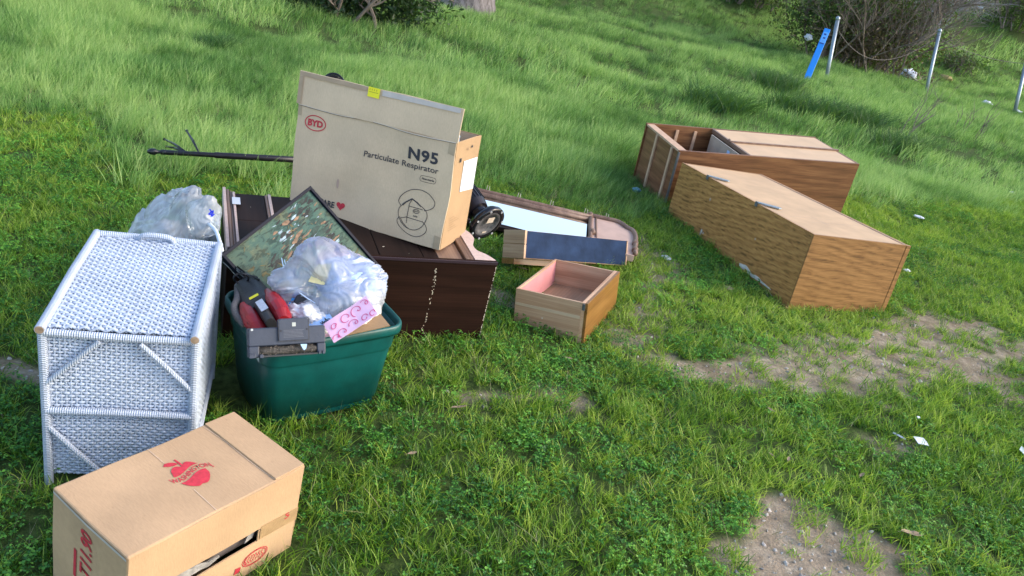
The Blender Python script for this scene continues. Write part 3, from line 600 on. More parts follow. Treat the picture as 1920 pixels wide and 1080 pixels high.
lines('hinge_crease', plain('grey_crease', (.62, .56, .48), .8, bmp=0), t, lambda u, v, q_: F3(u, v, q_), [cm2([(0, H_), (.15, H_-.004), (.3, H_-.001), (.5, H_-.003), (W_, H_-.001)])], .0022, .0035)
FF = lambda u, v, q_: (u, (v-H_)*.06-.0045-q_, v); fR = lambda u, v, q_: (W_+q_+.0025, u, v)
# tapes
b = MB(); b.prism([(-.007, H_+.118), (.30, H_+.116), (.30, H_+.1345), (-.007, H_+.1345)], .0004, .0008, FF); b.prism([(-.007, H_+.004), (.012, H_+.004), (.012, H_+.117), (-.007, H_+.117)], .0004, .0008, FF); b.build('packing_tape', plain('kraft_tape', (.38, .28, .19), .35, bmp=.2), t)
b = MB(); b.prism([(.37, H_+.112), (.71, H_+.116), (.71, H_+.134), (.37, H_+.134)], .0004, .0008, FF); b.build('packing_tape', plain('clear_tape', (.50, .46, .44), .15, bmp=.2), t)
b = MB(); b.prism([(0, .41), (.018, .41), (.018, H_-.005), (0, H_-.005)], 0, .0006, F3); b.prism([(W_-.03, .405), (W_, .40), (W_, H_-.004), (W_-.03, H_-.004)], 0, .0006, F3); b.prism([(W_-.03, .0), (W_, .0), (W_, .055), (W_-.03, .058)], 0, .0006, F3); b.build('packing_tape', plain('kraft_tape_corner', (.40, .31, .21), .4, bmp=.2), t)
flat('yellow_sticker', YELLOW, t, FF, [[(.306, H_+.098), (.358, H_+.097), (.359, H_+.136), (.307, H_+.137)]], .0018)
lines('sticker_print', plain('olive_ink', (.35, .33, .02), .7, bmp=0), t, FF, [[(.314+i*.010, H_+.124), (.314+i*.010, H_+.131)] for i in range(4)]+[[(.312, H_+.118), (.352, H_+.118)]], .0022, .0024)
lettering('printed_word', 'N95', INK_K, t, F3, .519, .346, .130, .051, bold=.035, space=1.1)
lettering('printed_word', 'Particulate Respirator', INK_K, t, F3, .324, .304, .332, .031, bold=.008)
lettering('printed_word', 'CARE', INK_K, t, F3, .139, .054, .078, .028, bold=.035)
hrt = [(.226+.0395*(.5+.5*(16*math.sin(a)**3)/16), .072+.019*((13*math.cos(a)-5*math.cos(2*a)-2*math.cos(3*a)-math.cos(4*a))/15)) for a in [i*6.2832/28 for i in range(28)]]
flat('printed_heart', INK_R, t, F3, [hrt], .0010)
flat('red_smear', plain('faint_red_smear', (.46, .33, .27), .8, bmp=0), t, F3, [ell(.222, .165, .006, .022, 12)[:-1]], .0005)
pill = cm2([(.590, .2915), (.640, .2915), (.6485, .287), (.650, .279), (.6465, .2705), (.638, .267), (.592, .267), (.583, .2705), (.580, .279), (.583, .288), (.590, .2915)], 3)
lines('printed_pill', INK_K, t, F3, [pill], .0016); lettering('printed_word', 'Non-sterile', INK_K, t, F3, .589, .2745, .053, .010, bold=.02)
lines('printed_oval', INK_R, t, F3, [ell(.088, .391, .047, .031, 36)], .0042)
lettering('printed_letters', 'BYD', INK_R, t, F3, .054, .3765, .069, .0285, bold=.045)
dr = [cm2([(.519, .145), (.506, .157), (.502, .170), (.515, .196), (.548, .222), (.590, .230), (.625, .222), (.650, .205), (.661, .190), (.660, .172), (.645, .157), (.622, .147)]),
      cm2([(.516, .148), (.508, .130), (.508, .110), (.517, .088), (.538, .066), (.565, .056), (.595, .058), (.622, .076), (.637, .104), (.640, .130), (.630, .148), (.606, .164)]),
      [(.522, .149), (.535, .165), (.560, .184), (.580, .176), (.606, .160)], [(.560, .181), (.552, .163), (.550, .11), (.551, .078)], [(.552, .153), (.616, .150)], [(.520, .093), (.548, .104), (.622, .100)],
      cm2([(.518, .098), (.510, .090), (.506, .078), (.516, .060), (.545, .040), (.580, .030), (.615, .034), (.640, .052), (.648, .070), (.640, .088), (.622, .102)]), [(.520, .093), (.535, .075), (.552, .062), (.566, .056)],
      ell(.588, .137, .014, .008, 14)]
lines('printed_mask_drawing', INK_K, t, F3, dr, .0026)
lines('printed_nose_clip', INK_K, t, F3, [[(.520, .151), (.534, .166), (.560, .186), (.584, .175), (.604, .163)]], .0052, .0012)
lettering('printed_word', 'BYD', INK_K, t, F3, .579, .1345, .018, .005, bold=.03); lettering('printed_word', 'N95', INK_K, t, F3, .578, .112, .020, .007, bold=.02)
b = MB(); b.prism([(.112, .365), (.278, .362), (.286, .218), (.116, .233)], 0, .0006, fR); lab = b.build('shipping_label', PAPER, t)
lines('printed_lines', plain('grey_blue_ink', (.25, .28, .42), .7, bmp=0), lab, lambda u, v, q_: fR(u, v, q_+.0008), [[(.13, .35-i*.013), (.13+(.05+.09*((i*37) % 10)/10), .35-i*.013)] for i in range(9)], .0018)
lines('printed_lines', plain('brown_ink', (.24, .15, .08), .8, bmp=0), t, fR, [[(.05, .13-i*.011), (.05+.05+.03*((i*7) % 3), .13-i*.011)] for i in range(6)]+[[(.24, .12), (.262, .12), (.251, .098), (.24, .12)]], .0014)
flat('printed_symbols', INK_K, t, fR, [[(.060, .366), (.075, .366), (.075, .384), (.060, .384)], [(.17, .415), (.195, .415), (.182, .428)], [(.13, .41), (.136, .41), (.136, .42), (.13, .42)]], .0008)
# a filled plastic bag: soft ellipsoid with long folds running to its knot
def bag(name, mt, c, r, seed, axis, folds=9, amp=.16, parent=None, sub=6):
    bm = bmesh.new(); bmesh.ops.create_icosphere(bm, subdivisions=sub, radius=1); A = Vector(axis).normalized(); U = A.orthogonal().normalized(); Vv = A.cross(U)
    for v in bm.verts:
        p = v.co.normalized(); h_ = p.dot(A); ph = math.atan2(p.dot(Vv), p.dot(U))
        wig = mnoise.noise(p*1.6+Vector((seed, 0, 0)))*.9; k = folds/6.2832; cx_, sx_ = math.cos(ph+wig)*k*2.2, math.sin(ph+wig)*k*2.2
        f1 = abs(mnoise.noise(Vector((cx_, sx_, h_*.9+seed)))); f2 = abs(mnoise.noise(Vector((cx_*2.3, sx_*2.3, h_*1.6-seed)))); big = mnoise.noise(p*1.1+Vector((0, seed*3.3, 0)))
        s_ = 1+.30*big-amp*(1.5*f1+.75*f2)*(.6+.6*abs(h_))+.5*amp
        if h_ > .86: s_ *= 1+(h_-.86)*2.2
        v.co = Vector((p.x*r[0]*s_, p.y*r[1]*s_, p.z*r[2]*s_))+Vector(c)
    me = bpy.data.meshes.new(name); bm.to_mesh(me); bm.free(); me.materials.append(mt); me.polygons.foreach_set('use_smooth', [True]*len(me.polygons))
    o = bpy.data.objects.new(name, me); scene.collection.objects.link(o); o.parent = parent; return o
# what the carton holds
def crumple(name, mt, c, r, seed, parent=None, sub=4, amp=.35, sc=1.0, flatten=1, soft=1.0):
    bm = bmesh.new(); bmesh.ops.create_icosphere(bm, subdivisions=sub, radius=1)
    for v in bm.verts:
        p = v.co.normalized(); q_ = p*1.7*sc+Vector((seed*5.1, seed*2.3, seed))
        n1 = mnoise.noise(q_)*.6; n2 = abs(mnoise.noise(q_*2.3))*.7; n3 = abs(mnoise.noise(q_*5.1))*.38*soft; n4 = abs(mnoise.noise(q_*11))*.16*soft*soft
        s_ = 1+amp*(n1-n2-n3-n4+.35); v.co = Vector((p.x*r[0]*s_, p.y*r[1]*s_, p.z*r[2]*s_*(flatten if p.z < 0 else 1)))+Vector(c)
    me = bpy.data.meshes.new(name); bm.to_mesh(me); bm.free(); me.materials.append(mt); me.polygons.foreach_set('use_smooth', [True]*len(me.polygons))
    o = bpy.data.objects.new(name, me); scene.collection.objects.link(o); o.parent = parent; return o
Mn = Matrix.Translation((-1.0229, 3.2099, .3496)) @ Euler((-.0581, -.0262, -.2306)).to_matrix().to_4x4()
o = crumple('plastic_wrap', film_mat('pale_blue_wrap', (.55, .72, .90), .8), Mn @ Vector((.63, .10, .44)), (.055, .07, .05), 3, sub=4); tag(o, 'crumpled pale blue plastic wrap peeking out of the open N95 carton', 'plastic wrap')
t = thing('small_fan', 'small round black fan poking up behind the flap of the N95 carton', 'fan', tuple(Mn @ Vector((.088, .12, .02))), (-.0581, -.0262, -.2306))
cz = .520; fr_ = .052
b = MB(); b.tube([(0, 0, 0), (0, 0, cz-.02)], .012, 10); b.build('stem', BLACK, t)
b = MB(); b.tube([(0, -.004, cz), (0, .03, cz)], [fr_*.93, fr_*.6], 24); b.build('motor_housing', BLACKM, t, .003)
b = MB()
for k in range(36):
    a_ = k*math.pi/18; b.tube([(math.cos(a_)*.01, -.016, cz+math.sin(a_)*.01), (math.cos(a_)*fr_*.85, -.014, cz+math.sin(a_)*fr_*.85), (math.cos(a_)*fr_, 0, cz+math.sin(a_)*fr_)], .0016, 5)
b.tube([(math.cos(a)*fr_, 0, cz+math.sin(a)*fr_) for a in [i*6.2832/40 for i in range(41)]], .005, 6); b.build('wire_guard', BLACKM, t)
# ------------------------------------------------------------------ green tote
TX, TY, TA = -.65, 2.407, .722
t = thing('storage_tote', 'green plastic storage tote filled with household junk, between hamper and dresser', 'storage tote', (TX, TY, 0), (0, 0, TA))
def rrect(w_, d_, r_, z_, n=6, bulge=0):
    P = []
    for (cx_, cy_, a0) in ((w_/2-r_, d_/2-r_, 0), (-w_/2+r_, d_/2-r_, math.pi/2), (-w_/2+r_, -d_/2+r_, math.pi), (w_/2-r_, -d_/2+r_, 1.5*math.pi)):
        for k in range(n+1):
            a = a0+k*math.pi/2/n; P.append((cx_+r_*math.cos(a), cy_+r_*math.sin(a), z_))
    out = []
    for i, p in enumerate(P):           # a few points along each straight side so the walls can bow out
        q_ = P[(i+1) % len(P)]; out.append(p)
        if (Vector(q_)-Vector(p)).length > .08:
            for s_ in (.2, .4, .6, .8): out.append(tuple(Vector(p).lerp(Vector(q_), s_)))
    o_ = []
    for (x_, y_, z__) in out:
        bx_ = bulge*max(0, 1-(y_/(d_/2-r_+1e-6))**2)*np.sign(x_) if abs(x_) > w_/2-.002 else 0
        by_ = bulge*max(0, 1-(x_/(w_/2-r_+1e-6))**2)*np.sign(y_) if abs(y_) > d_/2-.002 else 0
        o_.append((x_+bx_, y_+by_, z__))
    return o_
def loft(loops, closed_bottom=True, closed_top=False):
    b = MB(); n = len(loops[0]); vs = [p for L in loops for p in L]; fs = []
    for i in range(len(loops)-1):
        for k in range(n): fs.append((i*n+k, i*n+(k+1) % n, (i+1)*n+(k+1) % n, (i+1)*n+k))
    if closed_bottom: fs.append(tuple(range(n))[::-1])
    if closed_top: fs.append(tuple(range((len(loops)-1)*n, len(loops)*n)))
    b.add(vs, fs); return b
def wz(z_): return .416+(.478-.416)*z_/.322, .303+(.365-.303)*z_/.322
Ls = []
for z_, off, r_ in ((-.02, -.02, .05), (-.012, 0, .055), (.05, 0, .055), (.13, 0, .055), (.205, 0, .055), (.212, .002, .055), (.222, .014, .055), (.228, .016, .055), (.27, .016, .055), (.296, .016, .055)):
    a_, c_ = wz(max(z_, 0)); Ls.append(rrect(a_+off, c_+off, r_, z_, bulge=.006))
In = []
for z_ in (.30, .2, .01): a_, c_ = wz(z_); In.append(rrect(a_+.008, c_+.008, .052, z_, bulge=.006))
b = loft(Ls+[rrect(.500, .387, .058, .298, bulge=.006)]+[rrect(*[q_-.006 for q_ in wz(.295)], .05, .296, bulge=.006)]+In[1:], True, True); b.build('tote_body', TEAL, t, smooth=True)
b = loft([rrect(.500, .387, .06, .288, bulge=.006), rrect(.512, .399, .062, .286, bulge=.006), rrect(.517, .404, .064, .296, bulge=.006), rrect(.516, .403, .064, .315, bulge=.006), rrect(.508, .395, .06, .322, bulge=.006), rrect(.494, .381, .055, .321, bulge=.006), rrect(.482, .369, .052, .312, bulge=.006), rrect(.480, .367, .052, .29, bulge=.006)], False); b.build('rim', TEAL, t, smooth=True)
o = flat('side_label', plain('worn_pale_label', (.34, .42, .42), .5, bmp=.2), t, lambda u, v, q_: (-.2305-.078*(v-.2)-q_, u, v), [[(-.15, .235), (-.10, .235), (-.10, .29), (-.15, .29)]], .012)
for s_ in (-1, 1):
    b = MB(); b.prism([(-.06, .262), (.06, .262), (.055, .287), (-.055, .287)], 0, .018, lambda u, v, q_: (s_*(.236+q_), u, v)); b.build('handle_grip', TEAL, t, .003)
def frame3(o_, ux, nrm):
    "matrix with local x along ux, local z along nrm"
    z_ = Vector(nrm).normalized(); x_ = Vector(ux); x_ = (x_-z_*x_.dot(z_)).normalized(); y_ = z_.cross(x_)
    return Matrix.Translation(o_) @ Matrix((x_, y_, z_)).transposed().to_4x4()
def frame_x(o_, ux, hint):
    "local x exactly along ux, local z as near to hint as it can be"
    x_ = Vector(ux).normalized(); z_ = Vector(hint); z_ = (z_-x_*z_.dot(x_)).normalized(); y_ = z_.cross(x_)
    return Matrix.Translation(o_) @ Matrix((x_, y_, z_)).transposed().to_4x4()
def thing_m(name, label, cat, Mx, group=None):
    o = thing(name, label, cat, group=group); o.matrix_world = Mx; return o
VACP = tuple(Vector((0, 0, CAMH))+(Vector((-.7577, 2.1063, .2589))-Vector((0, 0, CAMH)))*.945)
# ------------------------------------------------------------------ vacuum with its brush head, in the tote
t = thing('hand_vacuum', 'red and charcoal vacuum cleaner, its brush head over the green tote rim', 'vacuum cleaner', VACP, (-.4635, -.0027, .5401))
W_, H_ = .242*.945, .092*.945
F0 = lambda u, v, q_: (u, -q_, v)
b = MB(); b.box(0, .004, .034, W_, .042, H_); b.box(0, .004, 0, .030, .040, .034); b.box(W_-.026, .004, .002, W_, .040, .034); b.box(.03, .03, 0, W_-.026, .042, .034); hd = b.build('brush_head', GREYP, t, .003)
b = MB(); b.box(.03, -.001, .0, W_-.026, .006, .005); b.build('front_lip', DGREY, t, .001)
b = MB(); b.box(.0, -.003, .0, .018, .004, .012); b.box(.030, -.004, -.001, .040, .004, .010); b.box(W_-.024, -.003, .0, W_-.016, .004, .010); b.box(W_-.012, -.003, .0, W_-.004, .004, .010); b.build('foot_clips', GREYP, t, .001)
b = MB(); b.prism([(.086, .046), (.176, .046), (.176, .108), (.172, .113), (.092, .113), (.086, .108)], -.004, .022, lambda u, v, q_: (u, q_, v)); pl_ = b.build('service_plate', GREYP, t, .002)
lines('plate_outline', DGREY, pl_, F0, [[(.086, .112), (.086, .046), (.176, .046), (.176, .112)]], .002, .0045)
lines('moulded_print', plain('dull_print', (.11, .12, .15), .6, bmp=0), pl_, F0, [[(.10, .078-i*.0042), (.162-(i*13 % 7)*.001, .078-i*.0042)] for i in range(6)], .0012, .0046)
flat('screw_hole', plain('pale_screw', (.4, .42, .38), .4, .5), pl_, F0, [[(.126, .089), (.137, .089), (.137, .101), (.126, .101)]], .0048)
flat('screw_recess', BLACKM, pl_, F0, [ell(.092, .077, .003, .003, 10)[:-1], ell(.170, .079, .003, .003, 10)[:-1]], .0048)
flat('screw_head', plain('pale_screw2', (.45, .47, .45), .4, .5), t, F0, [ell(.010, .084, .0038, .0038, 12)[:-1]], -.0032)
b = MB(); b.tube([(.03, .020, .018), (W_-.026, .020, .018)], .0125, 14); rl = b.build('brush_roller', BRISTLE, t, smooth=True); dent(rl, 4, .004, 120)
b = MB(); rr = random.Random(3)
for i in range(170):
    u = rr.uniform(.034, W_-.03); a_ = rr.uniform(0, 3.14); c_, s_ = math.cos(a_), math.sin(a_); k = rr.uniform(.010, .0165); e_ = rr.uniform(-.005, .005)
    b.tube([(u, .020-s_*.008, .018+c_*.010), (u+e_, .020-s_*k, .018+c_*k*1.05)], .0007, 3)
b.build('bristles', plain('grey_fluff', (.32, .28, .25), .8, var=.8, sc=90), t)
flat('stuck_scrap', LBLUE, t, F0, [[(.150, .034), (.170, .033), (.167, .020), (.161, .014), (.155, .022)]], .003)
# body runs from behind the head back into the tote; built along a world axis
Pa = at(508, 606, 2.50); Pb = at(462, 531, 2.74); ax_ = (Pb-Pa); L_ = ax_.length
camdir = (Vector((0, 0, CAMH))-Pa).normalized()
Mx = frame_x(Pa, ax_, camdir)
Ml = t.matrix_basis.inverted() if False else (Matrix.Translation(VACP) @ Euler((-.4635, -.0027, .5401)).to_matrix().to_4x4()).inverted() @ Mx
def secloft(secs, mt, name, n=20, pw=3.0):
    # sections: (x, cy, cz, half width, half height) -> superellipse
    loops = []
    for (x_, cy_, cz_, hw, hh) in secs:
        L2 = []
        for k in range(n):
            a = 2*math.pi*k/n; c, s2 = math.cos(a), math.sin(a)
            L2.append(tuple(Ml @ Vector((x_, cy_+hw*math.copysign(abs(c)**(2/pw), c), cz_+hh*math.copysign(abs(s2)**(2/pw), s2)))))
        loops.append(L2)
    return loft(loops, True, True).build(name, mt, t, smooth=False)
secloft([(.085, 0, -.002, .050, .036), (.11, 0, 0, .056, .042), (.17, 0, .002, .052, .040), (L_-.03, 0, .002, .044, .034), (L_+.0, 0, 0, .030, .024)], DGREY, 'motor_body')
secloft([(-.03, 0, -.004, .015, .040), (.0, 0, .002, .017, .041), (.09, 0, .003, .019, .042)], DGREY, 'spine')
for s_ in (-1, 1):
    secloft([(-.020, s_*.036, -.012, .020, .026), (.008, s_*.042, -.004, .027, .034), (.05, s_*.044, 0, .031, .040), (.10, s_*.044, .002, .029, .041), (.140, s_*.044, .004, .018, .036)], REDP, 'side_shell', pw=2.3)
b = MB()
for k in range(6): 
    x_ = .012+k*.017; b.add([Ml @ Vector(q_) for q_ in ((x_, .071, .004), (x_+.006, .071, .004), (x_+.016, .060, .030), (x_+.010, .060, .030), (x_+.010, .050, .020), (x_+.004, .060, -.01))], [(0, 1, 2, 3), (3, 4, 5, 0)])
b.build('vent_slots', BLACKM, t)
b = MB(); b.add([Ml @ Vector(q_) for q_ in ((.012, -.018, .0462), (.012, .006, .0462), (.085, .008, .0462), (.085, -.016, .0462))], [(0, 1, 2, 3)]); b.build('rating_label', plain('grey_white_label', (.50, .54, .62), .5, var=.1, sc=80, bmp=0), t)
b = MB(); b.add([Ml @ Vector(q_) for q_ in ((.120, -.014, .0432), (.120, .018, .0432), (.136, .018, .0432), (.136, -.014, .0432))], [(0, 1, 2, 3)]); b.build('yellow_sticker', YELLOW, t)
b = MB(); b.tube([Ml @ Vector(q_) for q_ in catmull([(.06, .070, .005), (.10, .078, .022), (.15, .072, .032), (.19, .052, .030), (L_-.01, .03, .012)], 5)], .0115, 8); b.build('mesh_handle', plain('grey_mesh_grip', (.13, .13, .14), .7, var=.4, sc=200, bmp=.8), t, smooth=True)
# ------------------------------------------------------------------ cable bundle
b = MB(); rr = random.Random(11)
for k in range(11):
    P = []; oa, ob = rr.uniform(-1, 1), rr.uniform(-1, 1)
    for (x_, y_, d_) in ((412, 474, 2.80), (430, 492, 2.76), (450, 510, 2.72), (470, 524, 2.70), (486, 528, 2.68), (478, 538, 2.70)):
        P.append(at(x_+oa*5+rr.uniform(-1, 1)*2, y_+ob*7+rr.uniform(-1, 1)*2, d_+rr.uniform(-.015, .015)))
    b.tube(catmull(P, 5), .0024, 6)
b.tube(catmull([at(452+14*math.cos(a), 522+9*math.sin(a), 2.66+.03*math.sin(a)) for a in [i*.62 for i in range(18)]], 3), .0035, 6)
tag(b.build('power_cord', BLACK), 'bundle of black power cord looped out of the tote behind the vacuum', 'power cord')
# ------------------------------------------------------------------ picture in black frame
Lc, Tc, Rc = Vector((-1.00, 2.44, .43)), Vector((-.84, 2.87, .59)), Vector((-.50, 2.87, .32))
a_ = (Lc-Tc); c_ = (Rc-Tc); nrm_ = a_.cross(c_).normalized()
if nrm_.dot(Vector((0, -1, .5))) < 0: nrm_ = -nrm_
c_ = c_-a_*(c_.dot(a_)/a_.length_squared); w1, w2 = a_.length, c_.length
ux = a_.normalized(); Mx = frame3(Tc-nrm_*.012, ux, nrm_); 
t = thing_m('framed_picture', 'green and ochre picture in thin black frame, standing on its corner in the tote', 'picture', Mx)
sg = 1 if (Mx.to_3x3().col[1]).dot(c_) > 0 else -1
fP = lambda u, v, q_: (u, sg*v, q_)
b = MB(); fwid = .012
for (u0, v0, u1, v1) in ((0, 0, w1, fwid), (0, w2-fwid, w1, w2), (0, fwid, fwid, w2-fwid), (w1-fwid, fwid, w1, w2-fwid)): b.prism([(u0, v0), (u1, v0), (u1, v1), (u0, v1)], -.004, .015, fP)
b.build('frame', BLACKF, t, .0015)
m, n, b_ = mat('painted_green_ochre_ground'); c0 = coords(n)
f1 = noise_t(n, c0, 9, 6, .6, .5); base = ramp(n, f1, [(.3, (.032, .088, .090)), (.5, (.065, .13, .108)), (.66, (.20, .17, .075))])
base = mixc(n, .5, base, ramp(n, noise_t(n, c0, 3, 3), [(.35, (.032, .090, .088)), (.65, (.105, .135, .080))]))
fig = ramp(n, noise_t(n, coords(n, (1, 2.6, 1), (0, 0, .12)), 26, 3, .6, .8), [(.40, (.12, .12, .14)), (.50, (1, 1, 1)), (.60, (1.0, .95, .9)), (.68, (1.9, 1.5, 1.2))])
base = mixc(n, .55, base, fig, 'MULTIPLY')
n.links.new(base, b_.inputs['Base Color']); b_.inputs['Roughness'].default_value = .45; b_.inputs['Specular IOR Level'].default_value = .12
b = MB(); b.prism([(fwid, fwid), (w1-fwid, fwid), (w1-fwid, w2-fwid), (fwid, w2-fwid)], 0, .004, fP); b.build('painted_panel', m, t)
rr = random.Random(21); cols = {'dark_daubs': (.010, .014, .016), 'pale_daubs': (.24, .33, .40), 'sand_daubs': (.19, .12, .075), 'green_daubs': (.02, .05, .042), 'ochre_daubs': (.11, .095, .035)}
for ki, (nm, cc) in enumerate(cols.items()):
    bb = MB()
    for k in range((190, 60, 110, 120, 60)[ki]):
        v = w2*(.05+.90*rr.random()); u = w1*(.06+.50*rr.random()+.08*v/w2)
        if ki in (0, 3) and k % 3 == 0: u = w1*(.66+.10*rr.random()); v = w2*(.25+.55*rr.random())
        if ki == 4: u = w1*rr.uniform(.05, .95); v = w2*rr.uniform(.05, .95)
        ang = math.radians(4+rr.uniform(-14, 14)+(0 if ki < 4 else rr.uniform(0, 180))); l_ = rr.uniform(.006, .034 if k % 5 == 0 else .020)*(1.2 if ki in (0, 3) else .8); w_ = l_*rr.uniform(.12, .35)
        P = []
        for i in range(8):
            q_ = i*6.2832/8; x_ = math.cos(q_)*l_*(1+.4*rr.uniform(-1, 1)); y_ = math.sin(q_)*w_*(1+.5*rr.uniform(-1, 1))
            P.append((min(max(u+x_*math.cos(ang)-y_*math.sin(ang), fwid+.002), w1-fwid-.002), min(max(v+x_*math.sin(ang)+y_*math.cos(ang), fwid+.002), w2-fwid-.002)))
        bb.add([fP(x_, y_, .0042+ki*.0004+k*.000004) for x_, y_ in P], [tuple(range(8))])
    bb.build(nm, plain(nm, cc, .5, var=.5, sc=60, bmp=.2, spec=.3), t)
b = MB(); b.prism([(.0, w2-.001), (.020, w2-.001), (.020, w2+.007), (.0, w2+.007)], -.004, .008, fP); b.build('wood_corner', RAIL, t, .001)
# ------------------------------------------------------------------ clear bag and papers on top of the tote
bc = at(636, 540, 2.66)
sack = bag('plastic_bag', FILM, bc, (.158, .125, .132), 7, (-.7, -.5, -.35), 11, .17)
for v in sack.data.vertices:      # the mouth of the bag pulls out to the left over the picture
    d_ = v.co-bc; k = max(0, -d_.x-.02)
    v.co += Vector((-.20*k, 0, .30*k))
me = sack.data
b = MB()
mouth = [at(528, 484, 2.66), at(534, 508, 2.62), at(545, 530, 2.59), at(560, 548, 2.57), at(580, 562, 2.55)]
for j in range(3):
    b.tube(catmull([p+Vector((.010*j, 0, -.004*j)) for p in mouth], 4), .0016, 6)
tag(sack, 'crumpled clear plastic bag stuffed with papers on top of the green tote', 'plastic bag')
b.build('seal_strip', plain('zip_seal', (.60, .74, .92), .3, bmp=0), sack)
def sheet(name, label, cat, mt, px, depths, th=.0012, warp=.004, seed=0, deco=None):
    c4 = [at(p[0], p[1], d_) for p, d_ in zip(px, depths)]; N = 8; b = MB(); vs = []
    cen = sum(c4, Vector())/4; nrm = (c4[1]-c4[0]).cross(c4[3]-c4[0]).normalized()
    if nrm.dot(Vector((0, 0, CAMH))-cen) < 0: nrm = -nrm
    for j in range(N+1):
        for i in range(N+1):
            u, v = i/N, j/N; p = (c4[0]*(1-u)+c4[1]*u)*(1-v)+(c4[3]*(1-u)+c4[2]*u)*v
            vs.append(p+nrm*warp*mnoise.noise(p*14+Vector((seed, 0, 0))))
    fs = [(j*(N+1)+i, j*(N+1)+i+1, (j+1)*(N+1)+i+1, (j+1)*(N+1)+i) for j in range(N) for i in range(N)]
    n0 = len(vs); vs += [p-nrm*th for p in vs]; fs += [tuple(n0+i for i in f[::-1]) for f in fs]
    E_ = [i for i in range(N+1)]+[(j+1)*(N+1)-1 for j in range(1, N+1)]+[N*(N+1)+i for i in range(N-1, -1, -1)]+[j*(N+1) for j in range(N-1, 0, -1)]
    for a, c in zip(E_, E_[1:]+E_[:1]): fs.append((a, c, n0+c, n0+a))
    b.add(vs, fs); o = b.build(name, mt)
    if label: tag(o, label, cat)
    def fn(u, v, q_):
        p = (c4[0]*(1-u)+c4[1]*u)*(1-v)+(c4[3]*(1-u)+c4[2]*u)*v
        return p+nrm*(warp*mnoise.noise(p*14+Vector((seed, 0, 0)))+q_)
    return o, fn
o, fn = sheet('wrapping_paper', 'pink paper printed with deep pink curls, on the front rim of the tote', 'paper', PINKP, [(606, 608), (686, 555), (709, 589), (626, 643)], [2.50, 2.55, 2.50, 2.46], warp=.006, seed=2)
rr = random.Random(4); P = []
for (u, v, s_, a0) in ((.12, .35, .10, 0), (.22, .80, .12, 2), (.40, .30, .14, 1), (.50, .72, .12, 3), (.66, .30, .15, 2), (.72, .75, .10, 0.5), (.88, .25, .10, 4), (.90, .8, .09, 1), (.08, .85, .08, 3)):
    q_ = []
    for i in range(15):
        a = a0+i*.52; r_ = s_*(1-.055*i); q_.append((min(max(u+r_*.8*math.cos(a)+.006*i, .02), .98), min(max(v+r_*1.6*math.sin(a), .03), .97)))
    P.append(cm2(q_, 3))
lines('printed_curls', SQUIG, o, fn, P, .022, .0016)
o, fn = sheet('cardboard_flap', 'plain brown piece of cardboard behind the pink paper in the tote', 'cardboard', CB_SIDE, [(640, 600), (700, 572), (731, 610), (650, 628)], [2.60, 2.62, 2.58, 2.55], .004, .002)
o, fn = sheet('greeting_card', 'pale blue card with dark handwriting, tucked between vacuum and pink paper', 'card', LBLUE, [(577, 609), (617, 586), (627, 602), (588, 620)], [2.53, 2.56, 2.52, 2.49], .001, .002)
lines('handwriting', INK_K, o, fn, [cm2([(.45, .5), (.5, .8), (.55, .45), (.58, .85), (.63, .55), (.68, .85), (.72, .3), (.76, .8), (.82, .5), (.9, .75)], 3), [(.4, .9), (.95, .78)]], .035, .0012)
o, fn = sheet('note_card', 'cream coloured card showing through the clear bag', 'card', CREAM, [(596, 495), (622, 494), (608, 535), (578, 528)], [2.585, 2.59, 2.57, 2.57], .001, .006, 5)
o = crumple('gift_tissue', TISSUE, at(650, 525, 2.66), (.105, .085, .080), 12, sub=5, amp=.22, sc=.8, soft=.5); tag(o, 'pale blue tissue paper bunched up inside the clear bag', 'tissue paper')
o = crumple('gift_tissue', MAUVE, at(640, 495, 2.72), (.085, .06, .045), 15, sub=5, amp=.25, sc=.9, soft=.5); tag(o, 'mauve and pink tissue paper at the top of the clear bag', 'tissue paper')
o = crumple('gift_tissue', TISSW, at(672, 575, 2.62), (.070, .07, .055), 18, sub=5, amp=.25, sc=1.0, soft=.5); tag(o, 'white crumpled paper at the lower right inside the clear bag', 'tissue paper')
o = crumple('paper_wad', TISSW, at(590, 590, 2.60), (.085, .07, .045), 25, sub=5, amp=.5, sc=1.3); tag(o, 'white crumpled paper and film beside the blue handle in the tote', 'crumpled paper')
o = crumple('junk_pile', MAUVE, Vector((TX, TY, .16)), (.17, .13, .09), 31, sub=5, amp=.3, sc=1.8); tag(o, 'mixed wrapping paper filling the bottom of the green tote', 'wrapping paper', kind='stuff')
for v in o.data.vertices:
    d_ = v.co-Vector((TX, TY, .16)); c, s2 = math.cos(TA), math.sin(TA); v.co = Vector((TX+d_.x*c-d_.y*s2, TY+d_.x*s2+d_.y*c, v.co.z))
Mx = frame3(at(560, 560, 2.58), at(590, 540, 2.60)-at(560, 560, 2.58), (Vector((0, 0, CAMH))-at(560, 560, 2.58)))
t = thing_m('tool_handle', 'bright blue plastic handle with a black insert, between picture and vacuum in the tote', 'handle', Mx)
px2 = lambda P: [((x_-560)*2.58/FPX, -(y_-560)*2.58/FPX) for x_, y_ in P]
rot_ = lambda P: [tuple((Mx.inverted() @ at(x_, y_, 2.58)).xy) for x_, y_ in P]
b = MB(); b.prism(rot_([(536, 577), (545, 564), (553, 545), (562, 543), (581, 556), (577, 566), (560, 574), (552, 585), (538, 585)]), -.02, 0); b.build('blue_shell', BLUEP, t, .002)
b = MB(); b.prism(rot_([(550, 566), (556, 554), (566, 550), (575, 552), (580, 560), (572, 567), (558, 572)]), .001, .012); b.build('black_insert', BLACKM, t, .003)
